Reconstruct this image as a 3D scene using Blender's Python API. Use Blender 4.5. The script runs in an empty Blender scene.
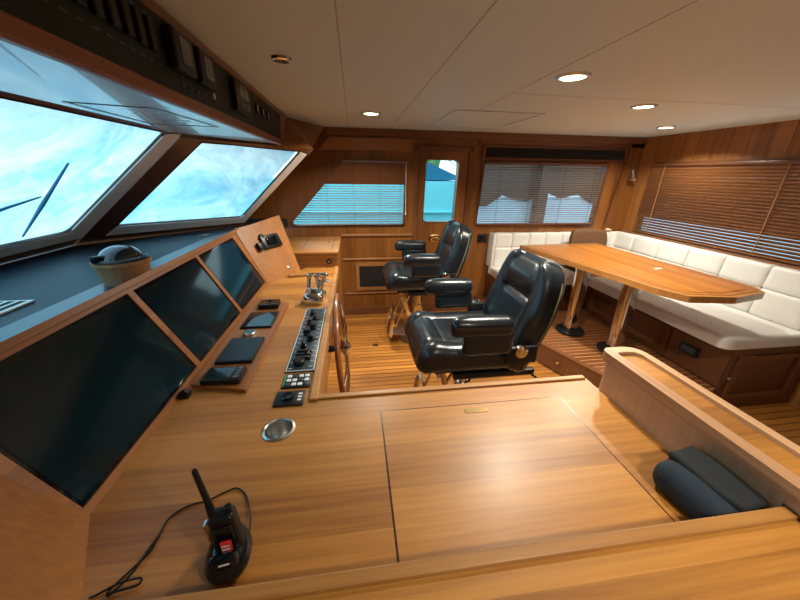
import bpy, bmesh, math, random
from mathutils import Vector, Matrix, noise
from mathutils.geometry import tessellate_polygon
random.seed(4)
PI = math.pi
SC = bpy.context.scene
COL = SC.collection
CAM = Vector((0, 0, 1.63))

# ---------------------------------------------------------------- materials
def mat(name):
    m = bpy.data.materials.new(name); m.use_nodes = True
    nt = m.node_tree
    return m, nt, nt.nodes['Principled BSDF']

def plain(name, col, rough=.5, metal=0., coat=0., bump=0., bscale=200., emit=None, estr=0., spec=None):
    m, nt, b = mat(name)
    b.inputs['Base Color'].default_value = (*col, 1)
    b.inputs['Roughness'].default_value = rough
    b.inputs['Metallic'].default_value = metal
    b.inputs['Coat Weight'].default_value = coat
    if spec is not None: b.inputs['Specular IOR Level'].default_value = spec
    n = nt.nodes.new('ShaderNodeTexNoise'); n.inputs['Scale'].default_value = bscale
    tc = nt.nodes.new('ShaderNodeTexCoord'); nt.links.new(tc.outputs['Object'], n.inputs['Vector'])
    if bump:
        bp = nt.nodes.new('ShaderNodeBump'); bp.inputs['Strength'].default_value = bump; bp.inputs['Distance'].default_value = .002
        nt.links.new(n.outputs['Fac'], bp.inputs['Height']); nt.links.new(bp.outputs['Normal'], b.inputs['Normal'])
    if emit:
        b.inputs['Emission Color'].default_value = (*emit, 1); b.inputs['Emission Strength'].default_value = estr
    return m

def wood(name, dark, light, grain='X', across='Y', band=.12, rough=.45, coat=.13, fine=60., contrast=1., seam=0., seamcol=(.05, .015, .004)):
    """veneer: fine grain stretched along one axis plus broad leaf-to-leaf tone bands across it"""
    m, nt, b = mat(name); L = nt.links; N = nt.nodes
    tc = N.new('ShaderNodeTexCoord'); mp = N.new('ShaderNodeMapping')
    L.new(tc.outputs['Object'], mp.inputs['Vector'])
    sc = [fine, fine, fine]; sc['XYZ'.index(grain)] = fine * .035
    mp.inputs['Scale'].default_value = sc
    n1 = N.new('ShaderNodeTexNoise'); n1.inputs['Scale'].default_value = 1.; n1.inputs['Detail'].default_value = 6; n1.inputs['Roughness'].default_value = .65
    L.new(mp.outputs['Vector'], n1.inputs['Vector'])
    sep = N.new('ShaderNodeSeparateXYZ'); L.new(tc.outputs['Object'], sep.inputs[0])
    d = N.new('ShaderNodeMath'); d.operation = 'DIVIDE'; L.new(sep.outputs[across], d.inputs[0]); d.inputs[1].default_value = band
    fl = N.new('ShaderNodeMath'); fl.operation = 'FLOOR'; L.new(d.outputs[0], fl.inputs[0])
    wn = N.new('ShaderNodeTexWhiteNoise'); wn.noise_dimensions = '1D'; L.new(fl.outputs[0], wn.inputs['W'])
    mp2 = N.new('ShaderNodeMapping'); L.new(tc.outputs['Object'], mp2.inputs['Vector'])
    s2 = [9, 9, 9]; s2['XYZ'.index(grain)] = .8; mp2.inputs['Scale'].default_value = s2
    n2 = N.new('ShaderNodeTexNoise'); n2.inputs['Scale'].default_value = 1.; n2.inputs['Detail'].default_value = 3; L.new(mp2.outputs['Vector'], n2.inputs['Vector'])
    a1 = N.new('ShaderNodeMath'); a1.operation = 'MULTIPLY'; L.new(n1.outputs['Fac'], a1.inputs[0]); a1.inputs[1].default_value = .62
    a2 = N.new('ShaderNodeMath'); a2.operation = 'MULTIPLY_ADD'; L.new(wn.outputs['Value'], a2.inputs[0]); a2.inputs[1].default_value = .22; L.new(a1.outputs[0], a2.inputs[2])
    a3 = N.new('ShaderNodeMath'); a3.operation = 'MULTIPLY_ADD'; L.new(n2.outputs['Fac'], a3.inputs[0]); a3.inputs[1].default_value = .3; L.new(a2.outputs[0], a3.inputs[2])
    cr = N.new('ShaderNodeValToRGB'); e = cr.color_ramp.elements
    e[0].position = .57 - .25 * contrast; e[0].color = (*dark, 1); e[1].position = .57 + .22 * contrast; e[1].color = (*light, 1)
    L.new(a3.outputs[0], cr.inputs[0])
    out = cr.outputs['Color']
    if seam:
        fr = N.new('ShaderNodeMath'); fr.operation = 'FRACT'; L.new(d.outputs[0], fr.inputs[0])
        lt = N.new('ShaderNodeMath'); lt.operation = 'LESS_THAN'; L.new(fr.outputs[0], lt.inputs[0]); lt.inputs[1].default_value = seam
        mx = N.new('ShaderNodeMixRGB'); L.new(lt.outputs[0], mx.inputs[0]); L.new(out, mx.inputs[1]); mx.inputs[2].default_value = (*seamcol, 1)
        out = mx.outputs[0]
    L.new(out, b.inputs['Base Color'])
    b.inputs['Roughness'].default_value = rough; b.inputs['Coat Weight'].default_value = coat; b.inputs['Coat Roughness'].default_value = .3
    return m

CD, CL = (.20, .068, .010), (.52, .225, .042)
M = {}
M['wood_x'] = wood('varnished cherry grain x', CD, CL, 'X', 'Y', .13)
M['wood_y'] = wood('varnished cherry grain y', CD, CL, 'Y', 'X', .11)
M['wood_lid'] = wood('varnished cherry lid', (.22, .075, .010), (.54, .24, .045), 'X', 'Y', .155)
M['wood_rail'] = wood('rail cherry', (.23, .085, .017), (.50, .235, .06), 'X', 'Y', .5)
M['wood_raily'] = wood('rail cherry y', (.30, .13, .045), (.60, .33, .13), 'Y', 'X', .5)
WD, WL = (.105, .034, .007), (.29, .108, .023)
M['wall_z'] = wood('wall cherry vertical', WD, WL, 'Z', 'X', .17, rough=.3, fine=45)
M['wall_zy'] = wood('wall cherry vertical y', (.17, .06, .015), (.42, .18, .05), 'Z', 'Y', .12, rough=.3, fine=45, contrast=1.1)
M['wall_x'] = wood('wall cherry horizontal', (.2, .08, .026), (.42, .19, .065), 'X', 'Z', .2, rough=.28)
M['trimdark'] = wood('dark trim', (.09, .03, .012), (.2, .075, .028), 'X', 'Z', .3, rough=.28)
M['trimdark_y'] = wood('dark trim y', (.09, .03, .012), (.22, .085, .03), 'Y', 'Z', .3, rough=.28)
M['ped'] = wood('parapet grey beige veneer', (.36, .19, .105), (.55, .34, .20), 'Z', 'Y', .1, rough=.4, fine=70)
M['bezel'] = wood('bezel cherry', (.19, .06, .012), (.44, .17, .036), 'Y', 'Z', .5)
M['bezelend'] = wood('bezel end cherry', (.20, .065, .013), (.46, .18, .04), 'Z', 'Y', 9.)
M['frame'] = wood('window frame pale veneer', (.80, .75, .69), (.92, .88, .83), 'Y', 'Z', .5, rough=.5, coat=.0)
M['floor'] = wood('teak and holly floor', (.22, .078, .011), (.56, .235, .04), 'X', 'Y', .056, rough=.35, coat=.3, contrast=.8, seam=.2, seamcol=(.16, .055, .014))
M['step'] = wood('step floor', (.09, .026, .009), (.24, .085, .028), 'X', 'Y', .052, rough=.35, seam=.16, seamcol=(.48, .23, .08))
M['table'] = wood('table teak strips', (.27, .08, .010), (.58, .22, .034), 'Y', 'X', .045, rough=.22, coat=.6, seam=.05, seamcol=(.2, .06, .012))
M['tabledge'] = wood('table edge', (.33, .13, .03), (.62, .30, .09), 'Y', 'Z', .5, rough=.16, coat=.6)
M['inlay'] = plain('dark inlay', (.05, .015, .006), .3)
M['settee_wood'] = wood('settee base', (.055, .018, .007), (.13, .042, .014), 'Z', 'Y', .2, rough=.3)
M['blindwood'] = wood('blind slat wood', (.16, .055, .016), (.34, .135, .04), 'Y', 'Z', .2, rough=.45, coat=0)
M['blindwoodx'] = wood('blind slat wood x', (.11, .034, .011), (.24, .085, .026), 'X', 'Z', .2, rough=.45, coat=0)
M['ceiling'] = plain('ceiling vinyl', (.62, .70, .71), .55, bump=.08, bscale=400)
M['seamgrey'] = plain('ceiling seam', (.40, .39, .38), .6)
M['gapdark'] = plain('hatch gap', (.10, .09, .085), .7)
M['dash'] = plain('dash vinyl', (.007, .018, .030), .5, bump=.15, bscale=350, spec=.3)
M['dashsheen'] = plain('dash pad painted sheen', (.012, .03, .05), .28, spec=.6)  # lighter blue than the dash: a reflected strip put into the colour
M['black'] = plain('black plastic', (.007, .008, .009), .4, spec=.35)
M['blackgloss'] = plain('black glass', (.003, .006, .008), .05, spec=.55)
M['screen'] = plain('screen glass', (.004, .016, .022), .08, spec=.33)
M['coverplate'] = plain('satin black cover', (.006, .008, .010), .3, spec=.3)
M['panelgrey'] = plain('engraved grey panel', (.05, .075, .095), .3, metal=.3)
M['fascia'] = plain('fascia dark panel', (.008, .014, .013), .5, bump=.1, spec=.3)
M['dim_display'] = plain('unlit display', (.10, .12, .13), .12)
M['chrome'] = plain('polished steel', (.72, .71, .69), .1, metal=1)
M['steel'] = plain('brushed steel', (.62, .61, .58), .28, metal=1)
M['brass'] = plain('brass', (.75, .55, .25), .2, metal=1)
M['leather'] = plain('black leather', (.009, .013, .017), .27, coat=.15, bump=.25, bscale=260)
M['piping'] = plain('olive piping', (.16, .14, .07), .5)
M['white'] = plain('cream leather', (.67, .645, .60), .42, bump=.12, bscale=160)
M['whiteplastic'] = plain('white plastic', (.78, .76, .7), .35)
M['brown'] = plain('brown suede', (.10, .042, .014), .75, bump=.3)
M['navy'] = plain('navy fleece', (.007, .017, .030), .85, bump=.9, bscale=420)
M['navydark'] = plain('charcoal fleece', (.010, .013, .015), .9, bump=.9, bscale=420)
M['red'] = plain('red key', (.75, .03, .02), .4)
M['printwhite'] = plain('print white', (.75, .76, .74), .5)
M['green'] = plain('indicator green', (.05, .3, .12), .5)
M['lampglow'] = plain('lamp glow', (1, .9, .7), .5, emit=(1, .80, .50), estr=9)
M['recess'] = plain('recess black', (.004, .004, .004), .8)
M['carpet'] = plain('pale carpet', (.55, .52, .46), .95, bump=.8, bscale=500)
M['hull'] = plain('turquoise white gelcoat', (.24, .78, .82), .35)
M['wiper'] = plain('wiper shade blue', (.05, .24, .40), .6)  # the wiper's shade through the cover is put into its colour
M['tarp'] = plain('blue canvas', (.012, .16, .26), .8)
M['leafout'] = plain('foliage', (.07, .22, .05), .8, bump=.5, bscale=15)
M['greycladding'] = plain('grey white cladding', (.62, .68, .74), .6)
M['brownout'] = plain('dock shed boards', (.11, .05, .026), .7)
M['pontoon'] = plain('pontoon', (.25, .3, .32), .8)
M['flower'] = plain('pale shell', (.85, .6, .42), .4)
M['blackwall'] = plain('compass dome glass', (.01, .014, .017), .03, coat=.6)

def glass_mat():
    m = bpy.data.materials.new('window pane glass'); m.use_nodes = True; nt = m.node_tree; nt.nodes.clear()
    o = nt.nodes.new('ShaderNodeOutputMaterial'); mx = nt.nodes.new('ShaderNodeMixShader'); t = nt.nodes.new('ShaderNodeBsdfTransparent')
    g = nt.nodes.new('ShaderNodeBsdfGlossy'); g.inputs['Roughness'].default_value = .02
    t.inputs['Color'].default_value = (.84, .95, .96, 1)
    mx.inputs[0].default_value = .07
    nt.links.new(t.outputs[0], mx.inputs[1]); nt.links.new(g.outputs[0], mx.inputs[2]); nt.links.new(mx.outputs[0], o.inputs[0])
    return m
M['glass'] = glass_mat()

def cover_mat():
    """thin wrinkled weather cover outside the windscreen: partly see-through, partly translucent cloth"""
    m = bpy.data.materials.new('translucent window cover'); m.use_nodes = True; nt = m.node_tree; nt.nodes.clear(); N = nt.nodes; L = nt.links
    o = N.new('ShaderNodeOutputMaterial')
    tc = N.new('ShaderNodeTexCoord')
    n = N.new('ShaderNodeTexNoise'); n.inputs['Scale'].default_value = 2.6; n.inputs['Detail'].default_value = 12; n.inputs['Roughness'].default_value = .74; n.inputs['Distortion'].default_value = .5
    L.new(tc.outputs['Object'], n.inputs['Vector'])
    cr = N.new('ShaderNodeValToRGB'); e = cr.color_ramp.elements
    e[0].position = .36; e[0].color = (.30, .60, .76, 1); e[1].position = .62; e[1].color = (.90, .97, .98, 1)
    L.new(n.outputs['Fac'], cr.inputs[0])
    tr = N.new('ShaderNodeBsdfTranslucent'); L.new(cr.outputs[0], tr.inputs['Color'])
    tp = N.new('ShaderNodeBsdfTransparent'); L.new(cr.outputs[0], tp.inputs['Color'])
    mx = N.new('ShaderNodeMixShader'); mx.inputs[0].default_value = .16
    L.new(tr.outputs[0], mx.inputs[1]); L.new(tp.outputs[0], mx.inputs[2]); L.new(mx.outputs[0], o.inputs[0])
    return m
M['cover'] = cover_mat()

# ---------------------------------------------------------------- mesh helpers
def tag(o, label=None, cat=None, group=None, kind=None):
    if label: o['label'] = label
    if cat: o['category'] = cat
    if group: o['group'] = group
    if kind: o['kind'] = kind
    return o

def obj(name, bm, material, parent=None, smooth=True, loc=None):
    bmesh.ops.recalc_face_normals(bm, faces=bm.faces)
    if smooth:
        for f in bm.faces: f.smooth = True
        for e in bm.edges:
            if len(e.link_faces) == 2 and e.calc_face_angle(0) > .6: e.smooth = False
    me = bpy.data.meshes.new(name); bm.to_mesh(me); bm.free()
    mats = material if isinstance(material, (list, tuple)) else [material]
    for x in mats: me.materials.append(M[x] if isinstance(x, str) else x)
    o = bpy.data.objects.new(name, me); COL.objects.link(o)
    if parent: o.parent = parent
    if loc is not None: o.location = loc
    return o

def empty(name, loc=(0, 0, 0), rz=0):
    o = bpy.data.objects.new(name, None); COL.objects.link(o); o.location = loc; o.rotation_euler = (0, 0, rz)
    o.empty_display_size = .05
    return o

def B(): return bmesh.new()

def box(bm, x0, x1, y0, y1, z0, z1, bev=0., M4=None, seg=2, mi=0):
    r = bmesh.ops.create_cube(bm, size=1)
    vs = r['verts']
    for v in vs:
        v.co = Vector((x0 + (v.co.x + .5) * (x1 - x0), y0 + (v.co.y + .5) * (y1 - y0), z0 + (v.co.z + .5) * (z1 - z0)))
    fs = list({f for v in vs for f in v.link_faces})
    for f in fs: f.material_index = mi
    if bev:
        es = list({e for v in vs for e in v.link_edges})
        rr = bmesh.ops.bevel(bm, geom=es, offset=bev, segments=seg, affect='EDGES', profile=.5)
        vs = list({v for f in rr['faces'] for v in f.verts} | {v for v in vs if v.is_valid})
    if M4 is not None:
        bmesh.ops.transform(bm, matrix=M4, verts=vs)
    return bm

def cyl(bm, p0, p1, r0, r1=None, seg=24, cap=True, mi=0):
    p0, p1 = Vector(p0), Vector(p1); r1 = r0 if r1 is None else r1
    d = p1 - p0
    q = d.to_track_quat('Z', 'Y').to_matrix().to_4x4()
    m = Matrix.Translation((p0 + p1) / 2) @ q
    r = bmesh.ops.create_cone(bm, cap_ends=cap, segments=seg, radius1=r0, radius2=r1, depth=d.length, matrix=m)
    for f in {f for v in r['verts'] for f in v.link_faces}: f.material_index = mi
    return bm

def lathe(bm, prof, seg=32, M4=None, mi=0):
    rings = []
    for (r, z) in prof:
        if r < 1e-5: rings.append([bm.verts.new((0, 0, z))])
        else: rings.append([bm.verts.new((r * math.cos(2 * PI * k / seg), r * math.sin(2 * PI * k / seg), z)) for k in range(seg)])
    for a, b_ in zip(rings, rings[1:]):
        for k in range(seg):
            k2 = (k + 1) % seg
            if len(a) == 1 and len(b_) == 1: continue
            if len(a) == 1: f = bm.faces.new((a[0], b_[k], b_[k2]))
            elif len(b_) == 1: f = bm.faces.new((a[k], a[k2], b_[0]))
            else: f = bm.faces.new((a[k], a[k2], b_[k2], b_[k]))
            f.material_index = mi
    if M4 is not None: bmesh.ops.transform(bm, matrix=M4, verts=[v for r in rings for v in r])
    return bm

def sweep(bm, pts, r, seg=10, closed=False):
    """round tube along points (r number or list)"""
    pts = [Vector(p) for p in pts]; n = len(pts); rings = []; up = None
    for i, p in enumerate(pts):
        a = pts[(i - 1) % n] if (closed or i) else p
        b_ = pts[(i + 1) % n] if (closed or i < n - 1) else p
        t = (b_ - a).normalized()
        if up is None:
            up = Vector((0, 0, 1)) if abs(t.z) < .9 else Vector((1, 0, 0))
        s = t.cross(up).normalized(); up = s.cross(t).normalized()
        rr = r[i] if isinstance(r, (list, tuple)) else r
        rings.append([bm.verts.new(p + rr * (math.cos(2 * PI * k / seg) * s + math.sin(2 * PI * k / seg) * up)) for k in range(seg)])
    rng = range(n) if closed else range(n - 1)
    for i in rng:
        a, b_ = rings[i], rings[(i + 1) % n]
        for k in range(seg): bm.faces.new((a[k], a[(k + 1) % seg], b_[(k + 1) % seg], b_[k]))
    if not closed:
        bm.faces.new(rings[0]); bm.faces.new(rings[-1])
    return bm

def smoothpts(pts, n=8):
    P = [Vector(p) for p in pts]; out = []
    for i in range(len(P) - 1):
        p0 = P[max(i - 1, 0)]; p1 = P[i]; p2 = P[i + 1]; p3 = P[min(i + 2, len(P) - 1)]
        for k in range(n):
            t = k / n
            out.append(.5 * ((2 * p1) + (p2 - p0) * t + (2 * p0 - 5 * p1 + 4 * p2 - p3) * t * t + (3 * p1 - p0 - 3 * p2 + p3) * t ** 3))
    out.append(P[-1]); return out

def prism(bm, poly, z0, z1, holes=(), F=None, mi=0):
    """polygon (2-D) with holes, extruded from z0 to z1; F maps (u,v,w) to space"""
    F = F or (lambda u, v, w: Vector((u, v, w)))
    loops = [list(poly)] + [list(h) for h in holes]
    flat = [p for l in loops for p in l]
    tris = tessellate_polygon([[Vector((p[0], p[1], 0)) for p in l] for l in loops])
    a = [bm.verts.new(F(p[0], p[1], z0)) for p in flat]; b_ = [bm.verts.new(F(p[0], p[1], z1)) for p in flat]
    fs = []
    if len(loops) == 1:
        fs.append(bm.faces.new(a)); fs.append(bm.faces.new(b_[::-1]))
    else:
        for t in tris:
            try:
                fs.append(bm.faces.new([a[i] for i in t])); fs.append(bm.faces.new([b_[i] for i in t][::-1]))
            except ValueError: pass
    k = 0
    for l in loops:
        n = len(l)
        for i in range(n):
            j = (i + 1) % n
            fs.append(bm.faces.new((a[k + i], a[k + j], b_[k + j], b_[k + i])))
        k += n
    for f in fs: f.material_index = mi
    return bm

def ringp(bm, A, C, z0, z1, F=None):
    F = F or (lambda u, v, w: Vector((u, v, w))); n = len(A)
    V = [[bm.verts.new(F(p[0], p[1], z)) for p in P_] for P_ in (A, C) for z in (z0, z1)]
    for i in range(n):
        j = (i + 1) % n
        for a, b_ in ((0, 1), (1, 3), (3, 2), (2, 0)): bm.faces.new((V[a][i], V[a][j], V[b_][j], V[b_][i]))
    return bm

def rpoly(pts, r, seg=5):
    """round the corners of a 2-D polygon"""
    out = []; n = len(pts)
    for i in range(n):
        p = Vector(pts[i][:2]); a = Vector(pts[i - 1][:2]) - p; b_ = Vector(pts[(i + 1) % n][:2]) - p
        rr = r[i] if isinstance(r, (list, tuple)) else r
        if rr <= 0: out.append(tuple(p)); continue
        an, bn = a.normalized(), b_.normalized()
        ang = an.angle(bn); d = min(rr / math.tan(ang / 2), a.length * .45, b_.length * .45)
        p1, p2 = p + an * d, p + bn * d
        for k in range(seg + 1):
            t = k / seg
            out.append(tuple((1 - t) ** 2 * p1 + 2 * t * (1 - t) * p + t * t * p2))
    return out

def offset(pts, d):
    """move each edge of a 2-D polygon outward by d"""
    n = len(pts); area = sum(pts[i][0] * pts[(i + 1) % n][1] - pts[(i + 1) % n][0] * pts[i][1] for i in range(n))
    s = 1 if area > 0 else -1; out = []
    for i in range(n):
        p0, p1, p2 = Vector(pts[i - 1][:2]), Vector(pts[i][:2]), Vector(pts[(i + 1) % n][:2])
        e1 = (p1 - p0).normalized(); e2 = (p2 - p1).normalized()
        n1 = Vector((e1.y, -e1.x)) * s; n2 = Vector((e2.y, -e2.x)) * s
        m = n1 + n2; m = m / max(m.dot(n1), .3) if m.length else n1
        out.append(tuple(p1 + m * d))
    return out

def rbox(hx, hy, hz, r, n=14, top=0., fn=None, M4=None, bm=None):
    """rounded, slightly crowned cushion, half sizes hx hy hz; fn reshapes each point"""
    own = bm is None; bm = bm or B()
    tmp = bmesh.new(); bmesh.ops.create_cube(tmp, size=2)
    bmesh.ops.subdivide_edges(tmp, edges=tmp.edges[:], cuts=n, use_grid_fill=True)
    h = Vector((hx, hy, hz)); vm = {}
    for v in tmp.verts:
        q = Vector([math.sin(c * PI / 2 * .92) / math.sin(PI / 2 * .92) * hh for c, hh in zip(v.co, h)])
        inn = Vector([max(-(hh - r), min(hh - r, c)) for c, hh in zip(q, h)])
        d = q - inn
        if d.length > 1e-6: q = inn + d.normalized() * r
        if top and q.z > 0: q.z += top * (1 - (q.x / hx) ** 2) * (1 - (q.y / hy) ** 2)
        if fn: q = Vector(fn(q.x, q.y, q.z))
        if M4 is not None: q = M4 @ q
        vm[v] = bm.verts.new(q)
    for f in tmp.faces: bm.faces.new([vm[v] for v in f.verts])
    tmp.free()
    return bm

def T(x, y, z): return Matrix.Translation((x, y, z))
def RX(a): return Matrix.Rotation(a, 4, 'X')
def RY(a): return Matrix.Rotation(a, 4, 'Y')
def RZ(a): return Matrix.Rotation(a, 4, 'Z')

def struct(name, bm, m, smooth=False, parent=None):
    o = obj(name, bm, m, parent, smooth)
    if parent is None: o['kind'] = 'structure'
    return o

# ---------------------------------------------------------------- the room shell
YW = 3.66; XW = 3.33; ZC = 2.05; YN = -1.9
b = B(); box(b, -2.2, XW + .2, YN - .1, YW + .1, -.06, 0); struct('floor', b, 'floor')
# raised dinette floor with slanted front
plat = [(1.50, YW), (1.50, 2.80), (1.655, 2.42), (1.865, 1.88), (2.02, 1.50), (2.35, 1.50), (2.60, 1.62), (XW, 1.62), (XW, YW)]
b = B(); prism(b, plat, .0, .185); st = struct('floor_platform', b, 'step')
b = B(); prism(b, [(1.478, YW - .002), (1.478, 2.795), (1.635, 2.41), (1.845, 1.87), (2.005, 1.47), (2.05, 1.49), (1.89, 1.89), (1.68, 2.43), (1.525, 2.81), (1.525, YW - .002)], .186, .2)
prism(b, [(1.485, YW - .002), (1.485, 2.797), (1.64, 2.413), (1.85, 1.873), (2.01, 1.473), (2.02, 1.478), (1.862, 1.877), (1.652, 2.417), (1.497, 2.799), (1.497, YW - .002)], .012, .186)
struct('trim_step', b, 'trimdark')
b = B(); lathe(b, [(0, 0), (.014, 0), (.016, .008), (0, .014)], 16, T(1.715, 2.19, .11) @ RZ(-2.0) @ RX(0) @ RY(PI / 2) @ RX(0)); o = obj('locker_knob', b, 'chrome'); tag(o, 'tiny chrome locker knob on the riser of the dinette platform', 'knob')
b = B(); box(b, 2.45, XW, -.4, 1.18, .0, .02); o = struct('floor_carpet', b, 'carpet')

b = B(); box(b, -1.3, XW + .3, YN - .1, YW + .3, ZC, ZC + .05); ceil = struct('ceiling', b, 'ceiling')
b = B()
for x in (-.03, .385, .883): box(b, x - .0025, x + .0025, YN, YW - .05, ZC - .0008, ZC)
for y in (1.95,): box(b, .883, XW - .05, y - .0025, y + .0025, ZC - .0008, ZC)
struct('trim_1', b, 'seamgrey')

# far (starboard) wall  --------------------------------------------------
def FY(u, v, w): return Vector((u, YW + w, v))
w1 = [(-.078, 1.755), (.555, 1.755), (.543, 1.093), (-.70, 1.093)]
dw = [(.785, 1.77), (1.14, 1.77), (1.125, 1.125), (.77, 1.125)]
w2 = [(1.443, 1.762), (2.927, 1.757), (2.895, 1.084), (1.411, 1.092)]
w1r, dwr, w2r = rpoly(w1, .03), rpoly(dw, .045), rpoly(w2, .035)
b = B(); prism(b, [(-.30, 2.05), (3.33, 2.05), (3.33, 0), (-1.3, 0), (-1.3, .98)], 0, .06, (w1r, dwr, w2r), FY)
struct('wall_far', b, 'wall_z')
# crown, valance box, chair rail, wainscot mouldings, corner post
b = B(); box(b, -.26, XW, YW - .045, YW, 1.985, ZC, .006)
box(b, 1.36, XW, YW - .03, YW, 1.935, 1.985, .004)
struct('trim_crown', b, 'trimdark')
b = B(); prism(b, [(-.34, 1.85), (.62, 1.85), (.62, 1.965), (-.225, 1.965)], -.022, 0, (), FY); struct('trim_2', b, 'wall_x')
b = B()
box(b, -.16, .66, YW - .02, YW, .965, .99, .004)
box(b, -.16, .66, YW - .014, YW, .69, .71, .004); box(b, -.16, .62, YW - .014, YW, .27, .285, .004)
struct('trim_3', b, 'wall_x')
b = B(); box(b, -.16, 1.5, YW - .015, YW, 0, .09, .003); struct('baseboard_far', b, 'trimdark')
b = B(); prism(b, rpoly([(3.16, 2.0), (3.33, 2.0), (3.33, 1.0), (3.05, 1.0)], 0), -.03, 0, (), FY); struct('trim_4', b, 'wall_z')

# window frames and panes
def ring2(name, hole, w, F, t0, t1, m, parent=None):
    b = B(); prism(b, offset(hole, w), t0, t1, (hole,), F)
    return obj(name, b, m, parent, False)
def window(name, hole, F, frames, gw=.03):
    r = empty(name); r['kind'] = 'structure'
    b = B(); prism(b, hole, gw, gw + .006, (), F); obj('pane', b, 'glass', r, False)
    for nm, w, t0, t1, m in frames: ring2(nm, hole, w, F, t0, t1, m, r)
    return r
window('window_3', w1r, FY, [('window_frame', .012, -.008, .0, 'trimdark')])
window('window_4', w2r, FY, [('window_frame', .03, -.015, .0, 'trimdark')])
d = empty('door_1', (0, 0, 0)); d['kind'] = 'structure'
b = B(); prism(b, [(.70, 1.86), (1.245, 1.86), (1.245, .09), (.70, .09)], -.018, -.001, (dwr,), FY); obj('door_panel', b, 'wall_z', d, False)
ring2('pane_rim', dwr, .010, FY, -.024, -.016, 'steel', d)
b = B(); prism(b, dwr, .02, .026, (), FY); obj('pane', b, 'glass', d, False)
b = B()
for (u0, u1, v0, v1) in ((.655, .697, .0, 1.905), (1.25, 1.292, .0, 1.905), (.655, 1.292, 1.865, 1.905)): box(b, u0, u1, YW - .03, YW - .001, v0, v1, .005)
obj('door_frame', b, 'trimdark', d, False)
b = B(); lathe(b, [(.0, 0), (.075, 0), (.075, .006), (.055, .01), (.05, .004), (0, .004)], 28, T(.915, YW - .018, .935) @ RX(PI / 2) @ Matrix.Scale(.62, 4, (0, 1, 0)))
obj('handle_recess', b, 'brass', d)
b = B(); sweep(b, smoothpts([(.88, YW - .028, .935), (.915, YW - .05, .94), (.955, YW - .045, .935)]), .008); obj('door_handle', b, 'brass', d)

# vent louvre above the large window
v = empty('air_vent', (2.27, YW - .03, 1.86)); tag(v, 'long dark louvred air vent above the large blind on the far wall', 'vent')
b = B(); box(b, -.85, .83, -.0, .028, -.055, .052); obj('backing', b, 'recess', v, False)
b = B()
for k in range(7):
    box(b, -.84, .82, -.008, .006, -.006, .003, M4=T(0, -.004, -.046 + k * .0155) @ RX(.5))
obj('slats', b, 'recess', v, False)
b = B(); prism(b, [(-.87, -.07), (.85, -.07), (.85, .066), (-.87, .066)], -.012, .028, ([(-.845, -.052), (.825, -.052), (.825, .05), (-.845, .05)],), lambda u, vv, w: Vector((u, w, vv))); obj('frame', b, 'trimdark', v, False)

# aft (right) wall --------------------------------------------------------
def FX(u, v, w): return Vector((XW + w, u, v))
w5 = [(3.42, 1.755), (.55, 1.755), (.55, 1.035), (3.44, 1.035)]
w5r = rpoly(w5, .04)
b = B(); prism(b, [(YW + .06, 0), (YN, 0), (YN, ZC), (YW + .06, ZC)], 0, .06, (w5r,), FX); struct('wall_aft', b, 'wall_zy')
window('window_5', w5r, FX, [('window_frame', .03, -.02, .0, 'trimdark_y')])
b = B()
for y in (.9, 1.35, 1.78, 2.2, 2.62, 3.02):
    pass
for y in [k * .145 + .4 for k in range(22)]: box(b, XW - .0012, XW, y - .002, y + .002, 1.80, ZC - .002)
struct('trim_5', b, 'inlay')

# near wall, out of frame behind the camera
b = B(); box(b, -1.9, XW, YN - .06, YN, 0, ZC); struct('wall_near', b, 'wall_z')

# windscreen ----------------------------------------------------------------
V1 = Vector((.78, 0, .62)).normalized()
N1 = Vector((0, 1, 0)).cross(V1)     # points inward/down
def F1(u, v, w): return Vector((-1.78, u, 1.2)) + V1 * v - N1 * w
U2 = Vector((.697, .717, 0)).normalized(); N2v = Vector((.51, -.495, -.704)).normalized(); V2 = N2v.cross(U2)
def F2(u, v, w): return Vector((-1.69, 2.44, 1.2)) + U2 * u + V2 * v - N2v * w
if (F1(0, 0, 1) - CAM).length < (F1(0, 0, 0) - CAM).length:
    def F1(u, v, w): return Vector((-1.78, u, 1.2)) + V1 * v + N1 * w
g1 = rpoly([(.62, .108), (2.155, .126), (2.10, .995), (.62, .995)], [.0, .05, .03, .0])
g0 = rpoly([(-1.2, .108), (.42, .108), (.42, .995), (-1.2, .995)], .03)
b = B(); prism(b, [(YN, -.08), (2.358, -.08), (2.25, 1.12), (YN, 1.12)], .0, .014, (g1, g0), F1); struct('wall_windscreen', b, 'trimdark_y')
g2 = rpoly([(.059, .105), (.944, .072), (1.232, .819), (.481, .841)], [.0, .03, .02, .0])
b = B(); prism(b, [(-.17, -.075), (.985, -.075), (1.33, .86), (.352, .86)], .0, .014, (g2,), F2); struct('wall_quarter', b, 'trimdark_y')
win1 = window('window_1', g1, F1, [], .004)
for nm, poly in (('window_frame', [(.62, .02), (2.325, .035), (2.24, 1.01), (2.10, .995), (2.15, .135), (2.09, .118), (.62, .108)]),):
    b = B(); prism(b, poly, -.006, .0, (), F1); obj(nm, b, 'frame', win1, False)
b = B(); prism(b, offset(g1, .004), -.004, .004, (g1,), F1); obj('seal', b, 'black', win1, False)
win0 = window('window_unseen', g0, F1, [('window_frame', .06, -.014, .0, 'frame')], .004)  # unseen pane out of frame, put in to let in more daylight
win2 = window('window_2', g2, F2, [], .004)
b = B(); prism(b, [(.0, .02), (.985, .0), (1.305, .80), (1.232, .819), (.955, .10), (.92, .072), (.059, .105)], -.006, .0, (), F2); obj('window_frame', b, 'frame', win2, False)
b = B(); prism(b, offset(g2, .004), -.004, .004, (g2,), F2); obj('seal', b, 'black', win2, False)
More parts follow.
